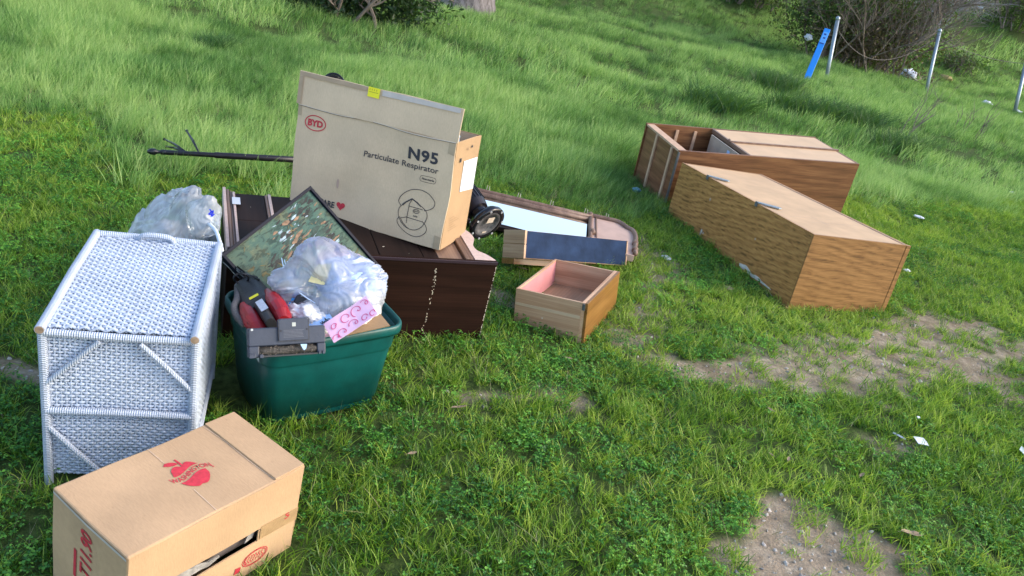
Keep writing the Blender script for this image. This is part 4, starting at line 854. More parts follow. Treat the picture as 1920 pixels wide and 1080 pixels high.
# ------------------------------------------------------------------ milky bag behind the hamper
c2 = Vector((-1.37, 2.86, .19))
o = bag('plastic_bag', FILM2, c2, (.170, .15, .225), 41, (.55, -.2, .8), 10, .17)
tag(o, 'milky translucent plastic bag standing in the grass behind the white wicker hamper', 'plastic bag')
k_ = bag('bag_ear', FILM2, at(382, 410, 2.92), (.062, .05, .075), 44, (.4, -.3, 1), 8, .15, o, 5); b = MB(); b.tube(catmull([at(392, 420, 2.88), at(404, 432, 2.8), at(411, 450, 2.72), at(416, 470, 2.66)], 4), [.007]*13, 8); b.build('twisted_handle', plain('white_twisted_film', (.72, .78, .88), .4), o, smooth=True)
lines('blue_print', plain('blue_ink', (.01, .03, .65), .5, bmp=0), o, lambda u, v, q_: at(u, v, 2.845-q_), [cm2([(393, 392), (398, 400), (391, 402), (400, 395), (396, 406), (402, 401)], 3)], 2.6, 0)
o2 = crumple('white_rag', TISSW, c2+Vector((0, 0, -.02)), (.10, .09, .15), 47, sub=4, amp=.5, sc=1.2); tag(o2, 'white crumpled paper seen through the milky bag behind the hamper', 'crumpled paper')
# ------------------------------------------------------------------ coat rack pole in the grass
pl0 = on_ground(283, 284, .13); pl1 = on_ground(600, 302, .13); dv = (pl1-pl0).normalized()
t = thing_m('coat_rack', 'black metal coat rack pole with hooks, lying in the grass left of the carton', 'coat rack', Matrix.Translation(pl0))
b = MB(); L_ = (pl1-pl0).length; b.tube([dv*.05, dv*L_*.35, dv*L_*.36, dv*L_*.7, dv*L_], [.0145, .0145, .018, .019, .019], 12); b.build('pole', BLACKM, t, smooth=True)
b = MB(); b.tube([dv*-.02, dv*0, dv*.02, dv*.035, dv*.05, dv*.06, dv*.075, dv*.09], [.008, .018, .019, .010, .010, .015, .015, .01], 12); b.build('finial', BLACK, t, smooth=True)
for (a, c, dd) in (((341, 287), (310, 262), .01), ((338, 287), (313, 275), -.04), ((366, 280), (351, 247), 0)):
    p0 = at(*a, 4.72)-pl0; p1 = at(*c, 4.72+dd)-pl0; p0 = dv*max(.1, p0.dot(dv))+Vector((0, 0, .01)); mid = p0.lerp(p1, .55)+Vector((0, 0, .006))
    b = MB(); b.tube([p0, mid, p1, p1+(p1-mid)*.12], [.005, .0075, .005, .009], 10); b.build('hook', BLACK, t, smooth=True)
# ------------------------------------------------------------------ tower fan with its base towards us
Bc = at(914, 420, 3.62); aF = Vector((-.66, .62, .38)).normalized()
Mx = frame3(Bc, cu-cr*.22, -aF)
t = thing_m('tower_fan', 'black tower fan lying between grey carton and mirror, its oval base turned towards us', 'fan', Mx)
b = loft([[(.096*s_*math.cos(a), .090*s_*math.sin(a), z_) for a in [i*6.2832/36 for i in range(36)]] for s_, z_ in ((.60, -.042), (.86, -.034), (.98, -.018), (1.0, -.004), (.97, .004), (.80, .006), (.74, .002))], False)
b.build('base_rim', BLACK, t, smooth=True)
b = loft([[(.096*s_*math.cos(a), .090*s_*math.sin(a), z_) for a in [i*6.2832/36 for i in range(36)]] for s_, z_ in ((.74, .002), (.62, .004), (.58, -.006), (.30, -.008))], False, True); b.build('base_underside', plain('grey_underside', (.10, .10, .11), .4, var=.4, sc=60), t, smooth=True)
fz = lambda u, v, q_: (u, v, q_)
flat('rating_label', plain('cream_label', (.62, .52, .44), .5, bmp=0), t, fz, [[(.012, -.020), (.046, -.020), (.046, .018), (.012, .018)], [(-.052, -.010), (-.042, -.010), (-.042, .012), (-.052, .012)]], .0062)
b = MB()
for a in range(7): a_ = a*.897+.3; b.tube([(.087*math.cos(a_), .081*math.sin(a_), .003), (.087*math.cos(a_), .081*math.sin(a_), .008)], .0055, 8)
b.build('rubber_feet', plain('pale_rubber_foot', (.42, .44, .46), .4), t)
b = MB(); b.tube([(0, 0, -.03), (0, 0, -.09)], .040, 20); b.build('neck', BLACK, t, .004)
b = MB(); b.tube([(0, 0, -.085), (0, 0, -.12), (0, 0, -.40), (0, 0, -.43)], [.052, .060, .060, .05], 28); b.build('column', BLACKM, t, smooth=False)
b = MB()
for k in range(22): a_ = k*.2856; b.tube([(.0615*math.cos(a_), .0615*math.sin(a_), -.125), (.0615*math.cos(a_), .0615*math.sin(a_), -.395)], .0018, 5)
b.build('grille_ribs', BLACK, t)
# ------------------------------------------------------------------ long dresser mirror flat on the grass
Mz = .045
t = thing('long_mirror', 'long dresser mirror in a brown frame lying flat in the grass, reflecting the sky', 'mirror', (-.80, 4.44, 0), (0, 0, -.055))
inv_ = Matrix.Rotation(.055, 4, 'Z') @ Matrix.Translation((.80, -4.44, 0))
gp = lambda x_, y_: tuple((inv_ @ Vector((x_, y_, 0))).xy)
outl = [gp(.413, 4.93), gp(.579, 4.94), gp(.628, 4.90), gp(.673, 4.81), gp(.690, 4.72), gp(.685, 4.60), gp(.672, 4.47), gp(.66, 4.36), gp(.39, 4.38)]
b = MB(); b.prism(outl, Mz-.028, Mz+.012); b.build('shaped_end', plain('pinkish_bare_board', (.50, .34, .27), .6, var=.1, sc=10), t, .003)
b = MB(); b.prism([gp(-.80, 4.45), gp(.39, 4.39), gp(.413, 4.93), gp(-.78, 5.00)], Mz-.03, Mz-.006); b.build('backing_board', WALNUT2, t)
b = MB(); b.prism([gp(-.795, 4.47), gp(-.128, 4.455), gp(.14, 4.425), gp(.372, 4.41), gp(.384, 4.85), gp(-.40, 4.915), gp(-.79, 4.95)], Mz-.004, Mz); 
mm, mn_, mb_ = mat('mirror_glass'); mb_.inputs['Metallic'].default_value = 1; mb_.inputs['Roughness'].default_value = .015; mb_.inputs['Base Color'].default_value = (1, .96, .88, 1)
bump(mn_, mb_, noise_t(mn_, coords(mn_), 3, 2), .02, .01)
b.build('mirror_glass', mm, t)
rail_ = lambda y_, r_, z_: [inv_ @ Vector((x_, y_+(.41-x_)*.085, z_)) for x_ in (-.80, -.4, 0, .41)]
b = MB(); b.tube(rail_(4.868, .02, Mz+.006), .018, 8); b.tube(rail_(4.905, .02, Mz+.014), .020, 8); b.build('frame_rail', BROWNTRIM, t, smooth=True)
mo = [gp(.413, 4.935), gp(.50, 4.93), gp(.575, 4.925), gp(.61, 4.895), gp(.64, 4.84), gp(.675, 4.80), gp(.688, 4.71), gp(.682, 4.60), gp(.672, 4.48), gp(.665, 4.37)]
b = MB(); b.tube([(x_, y_, Mz+.020) for x_, y_ in cm2(mo, 4)], .015, 8); 
for px_ in ((.40, 4.93), (.41, 4.60), (.676, 4.56), (.668, 4.44)): x_, y_ = gp(*px_); b.tube([(x_, y_-.02, Mz+.02), (x_, y_+.02, Mz+.02)], .020, 10)
b.build('bamboo_moulding', BROWNTRIM, t, smooth=True)
b = MB(); b.tube([(*gp(.405, 4.93), Mz+.018), (*gp(.40, 4.75), Mz+.018), (*gp(.398, 4.39), Mz+.018)], .013, 8); b.tube([(*gp(.44, 4.92), Mz+.014), (*gp(.435, 4.39), Mz+.014)], .006, 8); b.build('cross_moulding', BROWNTRIM, t, smooth=True)
b = MB()
for x_ in (-.3, -.09, .13, .36, .5):
    q_ = gp(x_, 4.955+(.41-x_)*.075); b.tube([(q_[0], q_[1], Mz), (q_[0]+.004, q_[1]+.006, Mz+.05)], .002, 5); b.tube([(q_[0]+.02, q_[1], Mz), (q_[0]+.018, q_[1]+.006, Mz+.045)], .002, 5)
b.build('bent_staples', CHIP, t)
# ------------------------------------------------------------------ drawer with the navy bottom, on its side
s0 = .96; P0 = Vector((.035, 3.987, .046)); P0 = Vector((0, 0, CAMH))+(P0-Vector((0, 0, CAMH)))*s0
t = thing('wooden_drawer', 'wooden drawer with a navy blue panel, lying on its side against the mirror', 'drawer', P0, (-.376, .145, .716))
W_, D_, H_ = .83*s0, .179*s0, .15*s0
b = MB(); b.box(.006, .004, .002, W_-.008, .010, H_-.001); b.build('navy_panel', BLUEB, t, .0008)
b = MB(); b.box(-.010, 0, -.002, .004, D_, H_*.48); b.box(-.010, 0, H_*.52, .004, D_, H_+.002); b.box(-.006, .002, H_*.45, .003, D_-.002, H_*.55); b.build('end_board', OAKY, t, .001)
b = MB(); b.box(W_-.008, 0, 0, W_, D_, H_); b.build('end_board', OAKY, t, .001)
b = MB(); b.box(.004, .011, H_-.010, W_-.008, D_, H_); b.build('side_board', OAK, t, .001)
b = MB(); b.box(.004, .011, -.002, W_-.008, D_, .010); b.build('side_board', OAK, t, .001)
b = MB(); b.box(-.012, D_-.10, -.035, W_*.8, D_, -.004); b.build('drawer_face', VARN, t, .001)
# ------------------------------------------------------------------ open drawer
t = thing('open_drawer', 'open empty oak drawer with a pink inner side, standing upright on the grass', 'drawer', (.3645*.98, 3.3294*.98, .032), (-.1288, .0133, 1.2442))
W_, D_, H_ = .541*.98, .349*.98, .143*.98
b = MB(); b.box(.0, .018, -.06, .012, D_, H_); b.build('side_board', OAKY, t, .001)
b = MB(); b.box(W_-.012, .018, -.02, W_, D_, H_-.001); b.build('side_board', OAKY, t, .001)
b = MB(); b.box(.012, D_-.012, -.02, W_-.012, D_, H_-.001); bk = b.build('back_board', OAK, t, .001)
flat('pink_lining', PINK, bk, lambda u, v, q_: (u, D_-.012-q_, v), [[(.014, .012), (W_-.014, .012), (W_-.014, H_-.008), (.014, H_-.008)]], .001)
b = MB(); b.box(.012, .012, .004, W_-.012, D_-.012, .010); b.build('drawer_bottom', wood('drawer_bottom_wood', (.20, .12, .07), (.30, .19, .12), (.38, .26, .17), 0, 12, .1), t)
b = MB(); b.box(.0, .002, -.06, W_, .018, H_+.001); b.build('front_board', OAK, t, .001)
b = MB(); b.box(-.001, -.012, -.06, W_+.004, .0015, H_+.001); ff = b.build('drawer_face', VARN, t, .0015)
b = MB(); b.box(-.004, .0, H_-.035, -.0005, .014, H_-.004); b.build('dark_bracket', DSTEEL, t, .001)
flat('dowel_plug', CHIP, t, lambda u, v, q_: (-q_, u, v), [ell(.20, .022, .004, .004, 8)[:-1]], .001)
b = MB(); b.box(-.0015, .02, .060, -.0002, D_-.002, .074); b.build('pale_grain_strip', plain('pale_oak_strip', (.55, .41, .28), .5, var=.05), t)
# ------------------------------------------------------------------ near cabinet
t = thing('storage_cabinet', 'closed plywood storage cabinet with a pale back panel, lying nearest of the two cabinets', 'cabinet', (1.5878, 4.2688, .0014), (-.0421, .0271, .3845))
W_, D_, H_ = .708, 1.525, .423
b = MB(); b.box(0, .012, -.03, .014, D_, H_); b.build('side_panel', CABB, t, .0015)
b = MB(); b.box(-.004, 0, -.03, W_-.03, .012, H_+.001); b.build('end_panel', CABBX, t, .0015)
b = MB(); b.box(W_-.028, -.002, -.03, W_+.004, .012, H_); b.build('end_stile', CABBX, t, .0015)
b = MB(); b.box(W_-.014, .012, -.03, W_, D_, H_-.002); b.build('side_panel', CABB, t, .0015)
b = MB(); b.box(0.014, D_-.014, -.03, W_-.014, D_, H_-.002); b.build('end_panel', CABBX, t, .0015)
b = MB(); b.box(.012, .012, H_-.012, W_-.012, D_-.012, H_-.004); b.build('back_panel', HARDB, t, .001)
b = MB(); b.box(W_-.034, .014, H_-.004, W_-.026, D_-.01, H_+.0005); b.box(.016, .014, H_-.004, .022, D_-.02, H_-.001); b.build('back_bead', RAIL, t, .001)
b = MB(); b.box(-.018, -.010, -.05, W_-.04, .55, -.026); b.build('plinth_board', CABBX, t, .002)
F_ = lambda u, v, q_: (-q_, u, v)
P = [(.54, .012), (.55, .030), (.52, .034), (.49, .040), (.46, .034), (.44, .028), (.40, .020), (.36, .024), (.30, .014), (.20, .008), (.19, .001), (.50, .004)]
b = MB(); b.prism(P, .0, .003, F_); o = b.build('peeled_veneer', plain('white_peeled_veneer', (.62, .58, .52), .8, var=.2, sc=30, bmp=.3), t); dent(o, 3, .006, 14)
rr = random.Random(9); P = []
for (cu2, cv2, s_) in ((1.045, .064, .016), (1.056, .289, .010), (.475, .22, .008), (1.02, .06, .008), (1.05, .045, .010)):
    P.append([(cu2+s_*rr.uniform(.5, 1)*math.cos(a), cv2+s_*1.4*rr.uniform(.5, 1)*math.sin(a)) for a in [i*.785 for i in range(8)]])
flat('scuff_marks', plain('pale_scuffs', (.42, .38, .33), .8, var=.4, sc=80), t, F_, P, .0012)
for (y_, x0) in ((1.125, .0), (.535, .0)):
    b = MB(); b.prism([(x0-.004, y_+.045), (x0+.012, y_+.052), (.125, y_-.030), (.12, y_-.055), (.10, y_-.058), (x0-.002, y_+.02)], H_+.002, H_+.008); c_ = b.build('metal_clip', STEEL, t, .001)
    b = MB(); b.box(-.006, y_+.022, H_-.02, -.001, y_+.046, H_+.010); b.build('clip_edge', DSTEEL, c_)
flat('pencil_marks', plain('pencil_grey', (.40, .31, .25), .8), t, lambda u, v, q_: (u, v, H_-.004+q_), [[(.10, .36), (.45, .40), (.45, .402), (.10, .363)], [(.2, .28), (.6, .33), (.6, .332), (.2, .283)], [(.30, .42), (.302, .25), (.305, .25), (.304, .42)]], .0006)
# ------------------------------------------------------------------ far open cabinet
t = thing('storage_cabinet', 'open red-brown plywood cabinet with two pale doors, lying behind the closed one', 'cabinet', (1.0134, 5.892, .0025), (.0672, -.0484, .3562))
W_, D_, H_ = 1.626, .63, .405
b = MB(); b.box(.0, 0, -.07, W_, .016, H_); b.build('side_panel', CABA, t, .0015)
b = MB(); b.box(.0, D_-.016, -.05, W_, D_, H_+.004); b.build('side_panel', CABA, t, .0015)
b = MB(); b.box(0, .016, H_, W_, .018, H_+.001); b.box(W_-.018, .016, -.06, W_, D_-.016, H_-.002); b.build('end_panel', CABAZ, t, .001)
b = MB(); b.box(.012, .016, -.06, .026, D_-.016, H_-.02); b.build('end_panel', CABAZ, t, .001)
b = MB(); b.box(.004, .016, H_-.018, .070, D_-.016, H_-.001); b.build('top_rail', RAIL, t, .002)
for y_ in (.40, .125): b = MB(); b.box(-.002, y_-.014, -.05, .011, y_+.014, H_-.02); b.build('batten', RAIL, t, .001)
b = MB(); b.box(-.004, -.004, -.06, .010, .012, H_-.012); o = b.build('metal_edge', DSTEEL, t, .001)
for x_ in (.285, .452): b = MB(); b.box(x_-.013, D_-.028, .02, x_+.013, D_-.017, H_-.03); b.build('batten', RAIL, t, .001)
b = MB(); b.box(.026, .016, -.02, W_-.018, D_-.016, -.012); b.build('back_panel', CABA, t)
b = MB(); b.box(.555, .018, -.01, .567, D_-.10, H_-.02); dv2 = b.build('shelf', plain('grey_beige_shelf', (.36, .31, .25), .6), t, .001)
flat('pale_blue_label', LBLUE, dv2, lambda u, v, q_: (.555-q_, u, v), [[(.20, .27), (.24, .27), (.24, .36), (.20, .36)]], .001)
DOORP = plain('pale_door_board', (.55, .37, .21), .5, var=.10, sc=5, bmp=.08)
b = MB(); b.box(.622, .020, H_-.014, W_-.020, .296, H_-.003); d_ = b.build('door', DOORP, t, .002)
b = MB(); b.box(.622, .315, H_-.010, W_-.020, D_-.018, H_+.001); b.build('door', DOORP, t, .002)
b = MB(); b.box(.610, .297, H_-.014, W_+.01, .313, H_+.010); b.build('door_edge', BROWNTRIM, t, .002)
b = MB(); b.box(.600, .02, H_-.03, .6205, D_-.018, H_+.003); b.build('door_edge', BROWNTRIM, t, .002)
b = MB(); b.tube([(.60, .30, H_), (.60, .33, H_+.012)], .010, 8); b.build('hinge_stub', BROWNTRIM, t)
# ------------------------------------------------------------------ fence posts, marker, shrubs and tree
def gz(x_, y_): return float(terrain(np.array([x_]), np.array([y_]))[0])
def seat(px, py):
    d_ = ray(px, py); t_ = .5
    while t_ < 140:
        p = Vector((0, 0, CAMH))+d_*t_
        if p.z < gz(p.x, p.y): break
        t_ += .02 if t_ < 6 else .1
    return Vector((p.x, p.y, gz(p.x, p.y)))
t = thing('wire_fence', 'broken wire fence of thin galvanised posts and one sagging wire below the hillside', 'fence', seat(1549, 146))
base = t.location.copy(); tops = []
for (bx_, by_, tx_, ty_, r_) in ((1549, 148, 1571, 35, .046), (1735, 178, 1762, 58, .042), (1902, 212, 1926, 108, .045), (2060, 255, 2082, 150, .045)):
    p = seat(bx_, by_); dd = (p-Vector((0, 0, CAMH))).dot(fw); q_ = at(tx_, ty_, dd); tops.append(q_)
    b = MB(); b.tube([p-base-(q_-p)*.1, q_-base], r_, 12); po = b.build('fence_post', STEEL, t, smooth=True)
    dn = (q_-p).normalized(); b = MB(); b.tube([q_-base-dn*.04, q_-base+dn*.02, q_-base+dn*.05], [r_*1.15, r_*1.15, r_*.6], 12); b.build('post_cap', STEEL, po, smooth=True)
for i, (a, c) in enumerate(zip(tops[:-1], tops[1:])):
    sag = (.75, .12, .3)[i]
    b = MB(); b.tube([a.lerp(c, s_)-base+Vector((0, 0, -.15-sag*4*s_*(1-s_)*(1 if i else .9))) for s_ in [k/14 for k in range(15)]], .006, 5); b.build('fence_wire', plain('rusty_wire', (.16, .14, .13), .7), t)
p = seat(1512, 150); dd = (p-Vector((0, 0, CAMH))).dot(fw); q_ = at(1552, 54, dd)
t = thing_m('marker_post', 'bright blue utility marker post leaning beside the first fence post', 'marker post', frame_x(p, (q_-p), (Vector((0, 0, CAMH))-p)))
Lm = (q_-p).length
b = MB(); b.box(0, -.065, -.012, Lm, .065, .012); b.build('blade', plain('bright_blue_post', (.01, .24, .80), .45, var=.05), t, .01)
b = MB(); b.box(Lm*.72, -.052, .0125, Lm*.93, .052, .0150); b.build('pale_decal', plain('paler_blue_decal', (.10, .36, .85), .5, bmp=0), t)
b = MB(); b.box(Lm*.70, -.045, .0155, Lm*.72, .045, .017); b.box(Lm*.80, -.03, .0155, Lm*.83, .02, .017); b.box(Lm*.87, -.02, .0155, Lm*.90, .03, .017); b.build('decal_marks', plain('dark_blue_print', (.01, .05, .30), .5, bmp=0), t)
BARK = wood('grey_peeling_bark', (.05, .04, .04), (.11, .10, .10), (.25, .235, .25), 2, 7, .3, 2.5, .9)
TWIG = plain('grey_brown_twigs', (.19, .155, .13), .9, var=.4, sc=6)
TWIGG = plain('bleached_grey_twigs', (.34, .32, .36), .9, var=.3, sc=6)
LEAF1 = plant_mat('shrub_leaves', (.020, .045, .012), (.050, .10, .025), (.11, .17, .04), .3, False)
LEAF2 = plant_mat('dark_shrub_leaves', (.008, .022, .010), (.02, .05, .02), (.04, .09, .03), .25, False)
def leaves(name, mt, cen, rad, n, size, parent, seed, shell=.5, clumps=30, cs=.28):
    rg = np.random.default_rng(seed); cc = rg.normal(size=(clumps, 3)); cc /= np.linalg.norm(cc, axis=1)[:, None]; cc *= rg.uniform(shell, 1, (clumps, 1)); k = rg.integers(0, clumps, n)
    p = cc[k]+rg.normal(0, cs, (n, 3))*rg.uniform(.4, 1, (n, 1)); p = p*np.array(rad)+np.array(cen)
    a = rg.normal(size=(n, 3)); a /= np.linalg.norm(a, axis=1)[:, None]; c = np.cross(a, rg.normal(size=(n, 3))); c /= np.linalg.norm(c, axis=1)[:, None]; s_ = size*rg.uniform(.5, 1.3, (n, 1))
    V = np.stack([p-a*s_, p+c*s_*.38, p+a*s_, p-c*s_*.38], 1).reshape(-1, 3)
    V[:, 2] = np.maximum(V[:, 2], -.5)
    me = bpy.data.meshes.new(name); me.vertices.add(len(V)); me.vertices.foreach_set('co', V.ravel()); me.loops.add(4*n); me.loops.foreach_set('vertex_index', np.arange(4*n)); me.polygons.add(n); me.polygons.foreach_set('loop_start', np.arange(0, 4*n, 4)); me.update(calc_edges=True)
    me.materials.append(mt); o = bpy.data.objects.new(name, me); scene.collection.objects.link(o); o.parent = parent; return o
def branches(name, mt, starts, parent, rr, length, r0, n_child=3, depth=3, spread=.6, upb=.3):
    b = MB()
    def grow(p, d, L, r, k):
        P = [p]; q_ = p
        for i in range(4):
            d = (d+Vector((rr.gauss(0, .16), rr.gauss(0, .16), rr.gauss(0, .12)+upb*.06))).normalized(); q_ = q_+d*L/4; P.append(q_)
        b.tube(P, [r*(1-.13*i) for i in range(5)], 5 if k else 3, False)
        if k:
            for _ in range(n_child):
                i = rr.randint(1, 4); nd = (d+Vector((rr.gauss(0, spread), rr.gauss(0, spread), rr.gauss(upb, spread*.6)))).normalized(); grow(P[i], nd, L*rr.uniform(.5, .8), r*.55, k-1)
    for (p, d, L) in starts: grow(p, d, L, r0, depth)
    return b.build(name, mt, parent)
def shrub(name, label, cx, cy, rx, ry, h, nl, size, lm, tm_, seed, ns=14, cs=.25, r0=.03, cz=.58):
    rr = random.Random(seed); z0 = gz(cx, cy); t = thing(name, label, 'shrub', (cx, cy, z0))
    st = [(Vector((rr.uniform(-.5, .5)*rx, rr.uniform(-.5, .5)*ry, 0)), Vector((rr.uniform(-.7, .7), rr.uniform(-.5, .5), 1)).normalized(), h*rr.uniform(.35, .6)) for _ in range(ns)]
    branches('stems', tm_, st, t, rr, h*.5, r0, 4, 3)
    if nl: leaves('foliage', lm, (0, 0, h*cz), (rx, ry, h*.5), nl, size, t, seed, .45, 40, cs)
    return t
pb_ = seat(1640, 150)
shrub('hillside_shrub', 'large twiggy brown-green shrub directly behind the blue marker and first fence post', pb_.x+.1, pb_.y+2.3, 2.5, 1.6, 3.6, 9500, .06, LEAF1, TWIG, 5, 34)
o = leaves('dead_foliage', plant_mat('dead_brown_leaves', (.05, .032, .022), (.09, .06, .04), (.14, .10, .065), .2, False), (0, 0, 1.1), (2.4, 1.4, 1.2), 8000, .055, [q_ for q_ in bpy.data.objects if q_.name == 'hillside_shrub'][0], 8, .3, 50, .3)
p = seat(1900, 70); shrub('corner_shrub', 'dark shrub high on the hillside at the right behind the fence', p.x+.2, p.y+.6, 1.9, 1.5, 3.0, 7000, .07, LEAF1, TWIG, 15, 22)
p = seat(1400, 22); shrub('low_shrub', 'low loose green brush on the slope left of the big twiggy shrub', p.x, p.y+.4, 1.7, 1.0, 1.3, 5000, .06, LEAF1, TWIG, 16, 16, .35)
p = seat(1590, 128); shrub('dry_scrub', 'low brown scrub at the foot of the big shrub, right of the first fence post', p.x+.3, p.y+.5, 1.3, .6, .8, 2200, .05, LEAF1, TWIG, 17, 26, .35, .014)
p = seat(1800, 150); shrub('dry_scrub', 'low brown scrub in the grass between the second and third fence posts', p.x, p.y+.5, 1.1, .6, .7, 1500, .05, LEAF1, TWIG, 18, 20, .35, .014)
p = on_ground(612, 42, 0); shrub('dark_shrub', 'dark leafy evergreen shrub at the top of the grass, left of the tree trunk', p.x, p.y+.9, 1.6, .9, 1.9, 20000, .045, LEAF2, TWIG, 25, 16, .2, .03, .36)
# dead grey shrub and single bare stalks
rr = random.Random(77); p = seat(1748, 62); zz = p.z; t = thing('bare_shrub', 'leafless shrub of fine bleached grey branches beside the big brown-green shrub', 'shrub', (p.x, p.y, zz))
st = [(Vector((rr.uniform(-.4, .4), rr.uniform(-.4, .4), 0)), Vector((rr.uniform(-.6, .5), rr.uniform(-.4, .4), 1)).normalized(), 1.9*rr.uniform(.7, 1.1)) for _ in range(14)]
branches('branches', TWIGG, st, t, rr, 2, .022, 6, 3, .7)
for i, (bx_, by_, h_, wh) in enumerate(((1690, 262, .95, 'nearest the dark tussock'), (1712, 235, .9, 'below the second fence post'), (1835, 262, .7, 'at the right below the fence'), (1795, 250, .6, 'between two others, right of the cabinets'), (1850, 100, 1.2, 'on the hillside behind the fence'))):
    p = seat(bx_, by_); rr = random.Random(100+i); t = thing('dead_weed', 'thin dead weed stalk with forked twigs, '+wh, 'weed', p)
    branches('stalks', TWIG, [(Vector((rr.uniform(-.1, .1), 0, 0)), Vector((rr.uniform(-.2, .5), 0, 1)).normalized(), h_*.6) for _ in range(3)], t, rr, h_, .008, 2, 2, .45)
# dark tussocks in the long grass
tus = [tuft('tussock_src%d' % i, GR_LONG, 900, .38, .25, .52, .010, .7, .8, 4, (.15, 0)) for i in range(2)]
TUSM = plant_mat('dark_tussock_blades', (.010, .045, .012), (.022, .085, .022), (.05, .15, .04), .35, False)
for i, (bx_, by_, s_, wh) in enumerate(((1340, 205, .85, 'behind the open cabinet, leftmost of the row'), (1500, 215, .9, 'behind the right end of the open cabinet'), (1590, 235, .9, 'below the blue marker post'), (1685, 285, .8, 'right of the two cabinets'), (1450, 165, .9, 'farthest up towards the blue post'), (405, 95, .45, 'alone in the pale grass at the upper left'), (1240, 130, .6, 'in the middle of the slope'))):
    p = seat(bx_, by_); o = bpy.data.objects.new('grass_tussock', tus[i % 2].data); scene.collection.objects.link(o); o.location = p; o.scale = (s_*1.6, s_*1.15, s_*.95); o.rotation_euler = (0, 0, i*.4-.6)
    o.data.materials.clear(); o.data.materials.append(TUSM); tag(o, 'dark green grass tussock '+wh, 'grass tussock', 'dark tussocks in the long grass')
# eucalyptus trunk at the top edge
p = on_ground(872, 17, -.03); t = thing('gum_tree', 'thick tree with pale grey peeling bark at the top edge of the grass', 'tree', (p.x-.1, p.y+.15, gz(p.x, p.y)))
b = MB(); n_ = 28; loops = []
for k, (z_, r_) in enumerate(((-.2, .86), (.0, .76), (.3, .69), (1.0, .62), (2.2, .56), (4.0, .52), (6.0, .42))):
    loops.append([((r_+.05*mnoise.noise(Vector((math.cos(a)*2, math.sin(a)*2, z_))))*math.cos(a)+.06*z_*.3, (r_+.05*mnoise.noise(Vector((math.cos(a)*2+5, math.sin(a)*2, z_))))*math.sin(a), z_) for a in [i*6.2832/n_ for i in range(n_)]])
tr = loft(loops).build('trunk', BARK, t, smooth=True); dent(tr, 2, .03, 6)
rr = random.Random(3); branches('limbs', BARK, [(Vector((0, 0, 5.2)), Vector((math.cos(a), math.sin(a), 1.2)).normalized(), 3.2) for a in (0.3, 1.6, 2.8, 4.1, 5.3)], t, rr, 3, .22, 3, 2, .5)
leaves('crown', LEAF1, (0, 0, 9.2), (3.6, 3.6, 2.4), 22000, .11, t, 4, .4, 60, .22)
# ------------------------------------------------------------------ litter
def scrap(name, label, cat, mt, px, py, r, seed, z_=.0, flatn=.25, sub=3, group=None, real=None):
    p = seat(px, py) if real is None else real; o = crumple(name, mt, (0, 0, 0), (r, r*.8, r*flatn), seed, sub=sub, amp=.7, sc=1.3); o.location = p+Vector((0, 0, z_)); o.rotation_euler = (0, 0, seed)
    tag(o, label, cat, group); return o
scrap('litter_bag', 'white crumpled plastic bag lying under the twiggy shrub by the second fence post', 'litter', PAPER, 1701, 150, .24, 2, .12, .7)
scrap('litter_bag', 'small grey-white rag caught at the left foot of the big twiggy shrub', 'litter', PAPER, 1515, 120, .10, 3, .3, .8, real=at(1516, 70, 21.5)-Vector((0, 0, .3)))
scrap('litter_scrap', 'white litter heap in the grass at the foot of the third fence post', 'litter', PAPER, 1906, 212, .11, 5, .03, .4)
scrap('litter_scrap', 'small white scrap in the grass left of the third fence post', 'litter', PAPER, 1848, 198, .12, 6, .06, .5)
scrap('litter_scrap', 'yellowish dry clump of leaves behind the second fence post', 'litter', plain('yellow_dry_leaves', (.22, .18, .06), .8), 1770, 152, .22, 8, .05, .5)
scrap('litter_scrap', 'white scrap high on the hillside near the right top corner', 'litter', PAPER, 0, 0, .10, 9, 0, .5, real=at(1838, 14, 30))
scrap('litter_scrap', 'crumpled blue foil scrap in the grass left of the open cabinet', 'litter', plain('blue_foil', (.10, .28, .42), .3, .3), 1190, 368, .035, 10, .05, .5)
scrap('litter_scrap', 'torn grey-white tissue on the bare soil left of the closed cabinet', 'litter', PAPER, 1247, 487, .035, 11, .01, .3)
scrap('litter_scrap', 'bent brown packaging scrap below the white stain of the closed cabinet', 'litter', CB_IN, 1364, 546, .035, 12, .01, .4)
scrap('litter_scrap', 'small white scrap in the grass at the right of the closed cabinet', 'litter', PAPER, 1697, 515, .025, 13, .03, .3)
scrap('litter_scrap', 'tiny foil scrap in front of the closed cabinet', 'litter', STEEL, 1588, 580, .015, 14, .03, .5)
scrap('litter_scrap', 'white paper strip in the grass at the right edge beyond the cabinets', 'litter', PAPER, 1718, 417, .045, 15, .04, .2)
scrap('litter_scrap', 'small white scrap in the grass at the far right', 'litter', PAPER, 1892, 370, .03, 16, .05, .4)
def card_(name, label, px, py, w_, d_, rz, tilt, mt, z_=.035):
    p = seat(px, py); b = MB(); b.box(-w_/2, -d_/2, 0, w_/2, d_/2, .0015); o = b.build(name, mt); dent(o, 2, .004, 30, px); o.location = p+Vector((0, 0, z_)); o.rotation_euler = (tilt, .1, rz); tag(o, label, 'litter'); return o
card_('paper_card', 'small white square card lying on the grass at the lower right', 1720, 841, .052, .046, .2, .15, PAPER)
card_('plastic_strip', 'grey curled plastic strip beside the small white card', 1680, 826, .06, .012, -.5, .2, STEEL, .02)
card_('torn_wrapper', 'torn grey wrapper in the grass at the right edge', 1912, 860, .06, .035, .9, .3, STEEL)
card_('paper_scrap', 'tiny white paper chip in the clover above the white card', 1715, 797, .016, .012, .4, .3, PAPER)
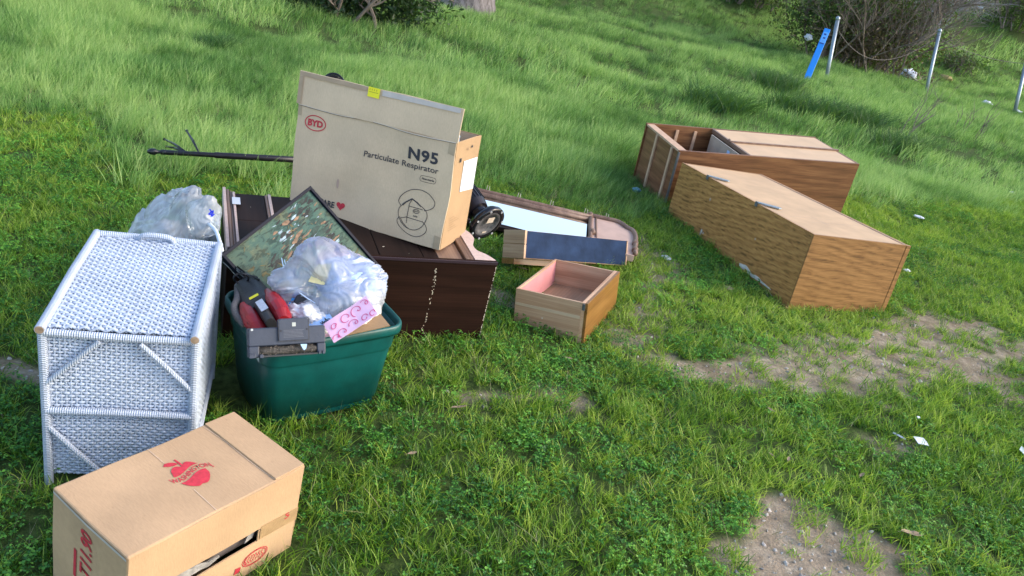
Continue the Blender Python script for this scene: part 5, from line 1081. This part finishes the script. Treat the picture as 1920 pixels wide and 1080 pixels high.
def leaf_(px, py, L2, rz, seed, label):
    rr = random.Random(seed); p = seat(px, py); b = MB(); vs = []; n = 7
    for i in range(n+1):
        u = i/n; hw = L2*.2*math.sin(math.pi*min(1, u*.94+.04))**.8; x_ = (u-.5)*L2; zc = .25*L2*(u-.5)**2*4*.3
        vs += [(x_, -hw, zc+hw*.5), (x_, 0, zc), (x_, hw, zc+hw*.4*rr.uniform(.3, 1.4))]
    fs = [(3*i+j, 3*i+j+1, 3*i+j+4, 3*i+j+3) for i in range(n) for j in (0, 1)]
    b.add(vs, fs); b.tube([(-.5*L2-.012, .001, .002), (-.45*L2, 0, .003)], .0006, 4); o = b.build('dry_leaf', DRYLEAF); so = o.modifiers.new('thickness', 'SOLIDIFY'); so.thickness = .0006
    o.location = p+Vector((0, 0, .035 if dirt(np.array([p.x]), np.array([p.y]))[0] < .5 else .006)); o.rotation_euler = (rr.uniform(-.3, .3), rr.uniform(-.2, .2), rz); tag(o, label, 'leaf', 'dry leaves fallen on the turf')
leaf_(857, 783, .060, .3, 1, 'pale curled dry leaf lying alone below the green tote, left of centre')
leaf_(1063, 685, .035, .1, 2, 'small tan dry leaf below the open drawer')
leaf_(978, 516, .07, -.4, 3, 'long dry leaf in the shade between the two drawers')
leaf_(1472, 876, .03, 1.2, 4, 'brown dry leaf left of the white card'); leaf_(1440, 868, .028, 2.2, 5, 'reddish dry leaf, left neighbour of the brown one at the lower right')
leaf_(1700, 1020, .09, .2, 6, 'long narrow dry leaf in the clover at the bottom right'); leaf_(1610, 905, .04, .9, 7, 'dry leaf in the turf between white card and bottom gravel patch')
leaf_(1440, 785, .04, -.8, 8, 'dry leaf standing on edge above the brown leaves at the lower right'); leaf_(770, 868, .035, .7, 9, 'small brown dry leaf in the turf right of the front carton')

for o in list(bpy.data.objects):
    if o.type == 'MESH' and o.name.split('.')[0] in ('packing_tape', 'foot_clips', 'rubber_feet', 'front_panel', 'bent_staples', 'trim_moulding', 'decal_marks', 'back_bead', 'shade_backing', 'frame', 'rating_label', 'frame_rail', 'end_board'): split_loose(o)
